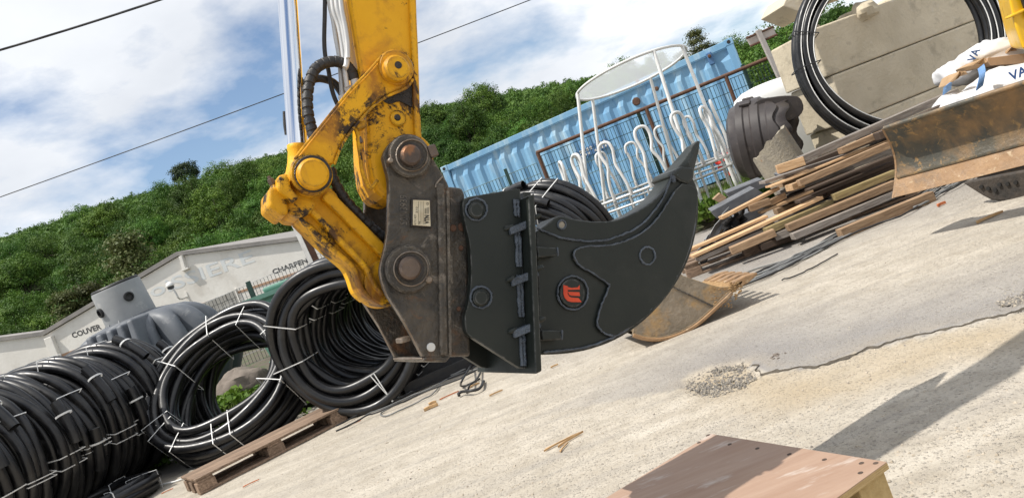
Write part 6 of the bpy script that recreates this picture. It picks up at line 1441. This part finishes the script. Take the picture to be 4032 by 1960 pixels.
lft = [(1330, 1700), (1440, 1640), (1560, 1590), (1680, 1540), (1800, 1490), (1900, 1455), (2010, 1420)]
for k in range(5):
    tr = [(a + rg.uniform(-15, 15), b - 30 + k * 11 + rg.uniform(-6, 6)) for a, b in lft[1 if k % 2 else 0:]]; ground_cable('ground_cable', tr, rg.choice([.005, .006, .007]), 'cable_grey' if k % 2 else 'cable_black', 'dark cable on the ground behind the coupler, beside the black channel', 'dark cables behind the coupler', zl=.004 * k, jit=.04)
ground_cable('ground_cable', [(1655, 1555), (1560, 1600), (1510, 1625), (1502, 1638), (1530, 1640), (1600, 1610), (1700, 1560), (1735, 1520)], .006, 'cable_grey', 'grey cable lying in a narrow loop below the coupler')
def hang(pts, r, lab):
    P = cr([G(a, b, z_) for a, b, z_ in pts], 8); tag(build('loose_cable', MB().tube(P, r, 8), 'cable_black', smooth=70, loc=V((P[0].x, P[0].y, 0))), lab, 'cable')
hang([(1858, 1430, .02), (1835, 1470, .09), (1818, 1500, .10), (1815, 1518, .02), (1840, 1515, .015), (1890, 1490, .015)], .008, 'black cable bent upright beside the ripper foot')
hang([(1895, 1460, .015), (1875, 1495, .05), (1850, 1515, .05), (1843, 1535, .02), (1838, 1545, .012)], .008, 'thin black cable drooping next to the bent one')
hang([(1905, 1500, .015), (1895, 1520, .03), (1880, 1532, .03), (1850, 1538, .04), (1820, 1541, .035), (1806, 1548, .03), (1808, 1556, .02)], .011, 'thick black cable end curling on the concrete')
ground_cable('white_strap', [(560, 1935), (640, 1915), (720, 1890), (780, 1860), (850, 1832), (960, 1790)], .008, 'strap', 'white strap trailing on the ground behind the pallet')

# ================================================================== overhead lines
def oline(p, q, Ya, r, lab, m_='cable_black'):
    a, b = A(p[0], p[1], Ya), A(q[0], q[1], Ya * 1.02); d = b - a; P = []
    for k in range(41):
        t = -1.5 + 4 * k / 40; P.append(a + d * t + V((0, 0, .06 * ((t - .5) ** 2 - .25))))
    tag(build('overhead_line', MB().tube(P, r, 6), m_, smooth=60, loc=P[0]), lab, 'overhead line')
oline((0, 198), (632, 0), 14, .022, 'thick twisted black overhead cable at the upper left')
oline((0, 776), (1115, 370), 22, .014, 'thin black overhead wire crossing the sky behind the arm')

# ================================================================== plywood-topped pallet in the foreground
zt_ = .172; q1_, q2_ = G(2800, 1706, zt_), G(3492, 1816, zt_); ed = (q2_ - q1_).normalized(); sd_ = V((-ed.y, ed.x, 0))
if sd_.y > 0: sd_ = -sd_
sd_ = V((ed.y, -ed.x, 0)); sd_ = sd_ if sd_.x < 0 else -sd_
Wp = (q2_ - q1_).length; Ls = 1.0; ez = V((0, 0, 1))
PW = root('plywood_platform', V((q1_.x, q1_.y, 0)), 'low platform with a reddish plywood top on pressed wood blocks in the foreground', 'platform')
th = .019
top_o = MB().prism([q1_ - ez * .001, q2_ - ez * .001, q2_ + sd_ * Ls - ez * .001, q1_ + sd_ * Ls - ez * .001], ez * .001)
def ply_local(name, pts, vec, m_, par): return build(name, MB().prism(pts, vec), m_, par)
nply = 7
for k in range(nply):
    z_ = -th + k * th / nply; ins = (.0008 if k % 2 else 0); cen = q1_ + ed * Wp / 2 + sd_ * Ls / 2
    c4_ = [q1_, q2_, q2_ + sd_ * Ls, q1_ + sd_ * Ls]; c4_ = [p + (cen - p).normalized() * ins + ez * z_ for p in c4_]
    o_ = build('ply', MB().prism(c4_, ez * (th / nply)), 'plywood' if k == nply - 1 else ('ply_edge' if k % 2 else 'chipblock'), PW, bevel=.0012 if k == nply - 1 else 0)
hbk = zt_ - th - .022
for i in range(3):
    for j in range(3):
        c = q1_ + ed * (.075 + (Wp - .15) * i / 2) + sd_ * (.06 + (Ls - .12) * j / 2) - ez * (th + hbk / 2 + .0); bk_ = build('block', MB().box(c, ed * .13, sd_ * .10, ez * hbk), 'chipblock', PW, bevel=.004)
        if j == 0 or i == 2:
            f_ = c + ed * .0655; build('bolt_hole', MB().lathe(f_, ed, [(.011, 0), (.009, .001), (.001, .0005)], 14), 'ink', bk_)
for j in range(3):
    c = q1_ + ed * Wp / 2 + sd_ * (.06 + (Ls - .12) * j / 2); build('runner', MB().box(V((c.x, c.y, .012)), ed * Wp, sd_ * .10, ez * .021), 'wood_mid', PW, bevel=.003)
for (px, py) in ((2752, 1741), (2788, 1712), (2873, 1748), (2982, 1764), (3108, 1787), (3246, 1808), (3392, 1822), (3388, 1860), (3448, 1822)):
    p = G(px, py, zt_); build('screw', MB().lathe(p, ez, [(.007, -.002), (.007, .0006), (.004, .0008), (.001, .0003)], 12), 'wood_dark', PW)

# ================================================================== small litter and stones
def chips(name, spots, m_, labs, cat):
    for i, (px, py, ang, L_, w_, h_) in enumerate(spots):
        p = G(px, py); a = math.radians(ang); ex_ = V((math.cos(a), math.sin(a), 0)); ey_ = V((-math.sin(a), math.cos(a), 0)); mbc = MB()
        mbc.prism([p - ex_ * L_ / 2 + V((0, 0, .004)), p + ey_ * w_ * .2 + V((0, 0, .007)) - ex_ * L_ * .1, p + ex_ * L_ / 2 + V((0, 0, .006)), p + ex_ * L_ * .3 + ey_ * w_ * .6 + V((0, 0, .006)), p - ex_ * L_ * .4 + ey_ * w_ * .8 + V((0, 0, .005))], V((0, 0, h_)))
        tag(build(name, mbc, m_, loc=p), labs[i], cat)
chips('wood_splinter', [(2215, 1745, 18, .20, .016, .008), (2250, 1735, 30, .16, .012, .01), (2225, 1765, 62, .10, .012, .006), (1700, 1610, 10, .11, .05, .02), (1707, 1594, 20, .06, .05, .02), (1955, 1551, 12, .10, .016, .01), (1870, 1520, 20, .09, .03, .01), (2185, 1445, 10, .06, .02, .01), (3900, 862, 8, .2, .03, .015)], 'chip',
      ['longest pale wood splinter lying alone on the concrete', 'thinner wood splinter beside the longest one', 'short wood splinter below the long ones', 'flat yellow wood chip below the coupler', 'small wood chip touching the flat yellow chip', 'thin orange wood splinter left of the open concrete', 'orange wood scrap under the black cables', 'small wood scrap under the ripper', 'brown stick lying under the blade shadow'], 'wood splinter')
chips('orange_scrap', [(990, 1905, 20, .12, .02, .006), (660, 1935, 15, .10, .02, .006), (1390, 1672, 18, .14, .02, .008), (1770, 1560, 14, .16, .012, .008), (3712, 810, 10, .07, .03, .02)], 'orange_scrap', ['orange plastic scrap in front of the pallet', 'orange plastic scrap left of the pallet', 'orange scrap at the right end of the pallet', 'thin orange strip among the dark cables', 'orange scrap beside the cables under the blade'], 'scrap')
def scatter(name, n, fn, sz, m_, seed, label):
    rg = random.Random(seed); mbs = MB()
    for k in range(n):
        p = fn(rg); s_ = rg.uniform(*sz); c, s2 = math.cos(k), math.sin(k)
        vs = [V((p.x, p.y, p.z)) + V((x * c - y * s2, x * s2 + y * c, z)) * s_ * rg.uniform(.8, 1.2) for x, y, z in ((-1, -.6, 0), (.9, -.8, 0), (1.1, .7, 0), (-.8, .9, 0), (-.5, -.3, .8), (.6, -.3, .9), (.5, .5, .7), (-.4, .4, 1.0))]
        mbs.add(vs, [(0, 1, 5, 4), (1, 2, 6, 5), (2, 3, 7, 6), (3, 0, 4, 7), (4, 5, 6, 7)])
    tag(build(name, mbs, m_, smooth=40), label, kind='stuff')
def hole_pt(rg):
    while True:
        a, b = rg.uniform(2690, 3060), rg.uniform(1410, 1585)
        cx_, cy_ = 2860, 1497; u = (a - cx_) * .92 - (b - cy_) * .38; v = (a - cx_) * .38 + (b - cy_) * .92
        if (u / 185) ** 2 + (v / 62) ** 2 < 1: p = G(a, b, -.02); return V((p.x, p.y, -.018 + rg.uniform(0, .011)))
scatter('gravel', 1500, hole_pt, (.003, .009), 'gravel', 5, 'loose grey gravel filling the pothole in the asphalt')
def hole2_pt(rg): p = G(rg.uniform(3935, 4060), rg.uniform(1150, 1215), -.02); return V((p.x, p.y, -.014 + rg.uniform(0, .01)))
scatter('gravel', 160, hole2_pt, (.006, .015), 'gravel', 6, 'loose grey gravel at the right edge of the yard')
def edge_pt(rg):
    i = rg.randrange(len(edge) - 1); t = rg.random(); x = edge[i][0] * (1 - t) + edge[i + 1][0] * t; y = edge[i][1] * (1 - t) + edge[i + 1][1] * t; return V((x + rg.gauss(0, .03), y - abs(rg.gauss(0, .05)), -.005))
scatter('gravel', 420, edge_pt, (.003, .007), 'gravel', 7, 'crumbs of asphalt along the broken edge')
def any_pt(rg):
    p = G(rg.uniform(0, 4032), rg.uniform(900, 1960))
    while p.y > 8 or p.y < .5 or abs(p.x) > 6: p = G(rg.uniform(300, 4032), rg.uniform(1000, 1960))
    return V((p.x, p.y, .0 + rg.uniform(-.002, .001)))
scatter('pebbles', 900, any_pt, (.002, .0065), 'pebble', 8, 'scattered small pebbles on the yard')
def clod(rg): p = G(3055 + rg.gauss(0, 14), 1402 + rg.gauss(0, 9)); return V((p.x, p.y, 0))
scatter('dirt_clods', 22, clod, (.005, .013), 'stone', 9, 'small dark clods of dirt on the asphalt')

# dark strip: dirt plus the shadow line of the broken asphalt edge, drawn as colour
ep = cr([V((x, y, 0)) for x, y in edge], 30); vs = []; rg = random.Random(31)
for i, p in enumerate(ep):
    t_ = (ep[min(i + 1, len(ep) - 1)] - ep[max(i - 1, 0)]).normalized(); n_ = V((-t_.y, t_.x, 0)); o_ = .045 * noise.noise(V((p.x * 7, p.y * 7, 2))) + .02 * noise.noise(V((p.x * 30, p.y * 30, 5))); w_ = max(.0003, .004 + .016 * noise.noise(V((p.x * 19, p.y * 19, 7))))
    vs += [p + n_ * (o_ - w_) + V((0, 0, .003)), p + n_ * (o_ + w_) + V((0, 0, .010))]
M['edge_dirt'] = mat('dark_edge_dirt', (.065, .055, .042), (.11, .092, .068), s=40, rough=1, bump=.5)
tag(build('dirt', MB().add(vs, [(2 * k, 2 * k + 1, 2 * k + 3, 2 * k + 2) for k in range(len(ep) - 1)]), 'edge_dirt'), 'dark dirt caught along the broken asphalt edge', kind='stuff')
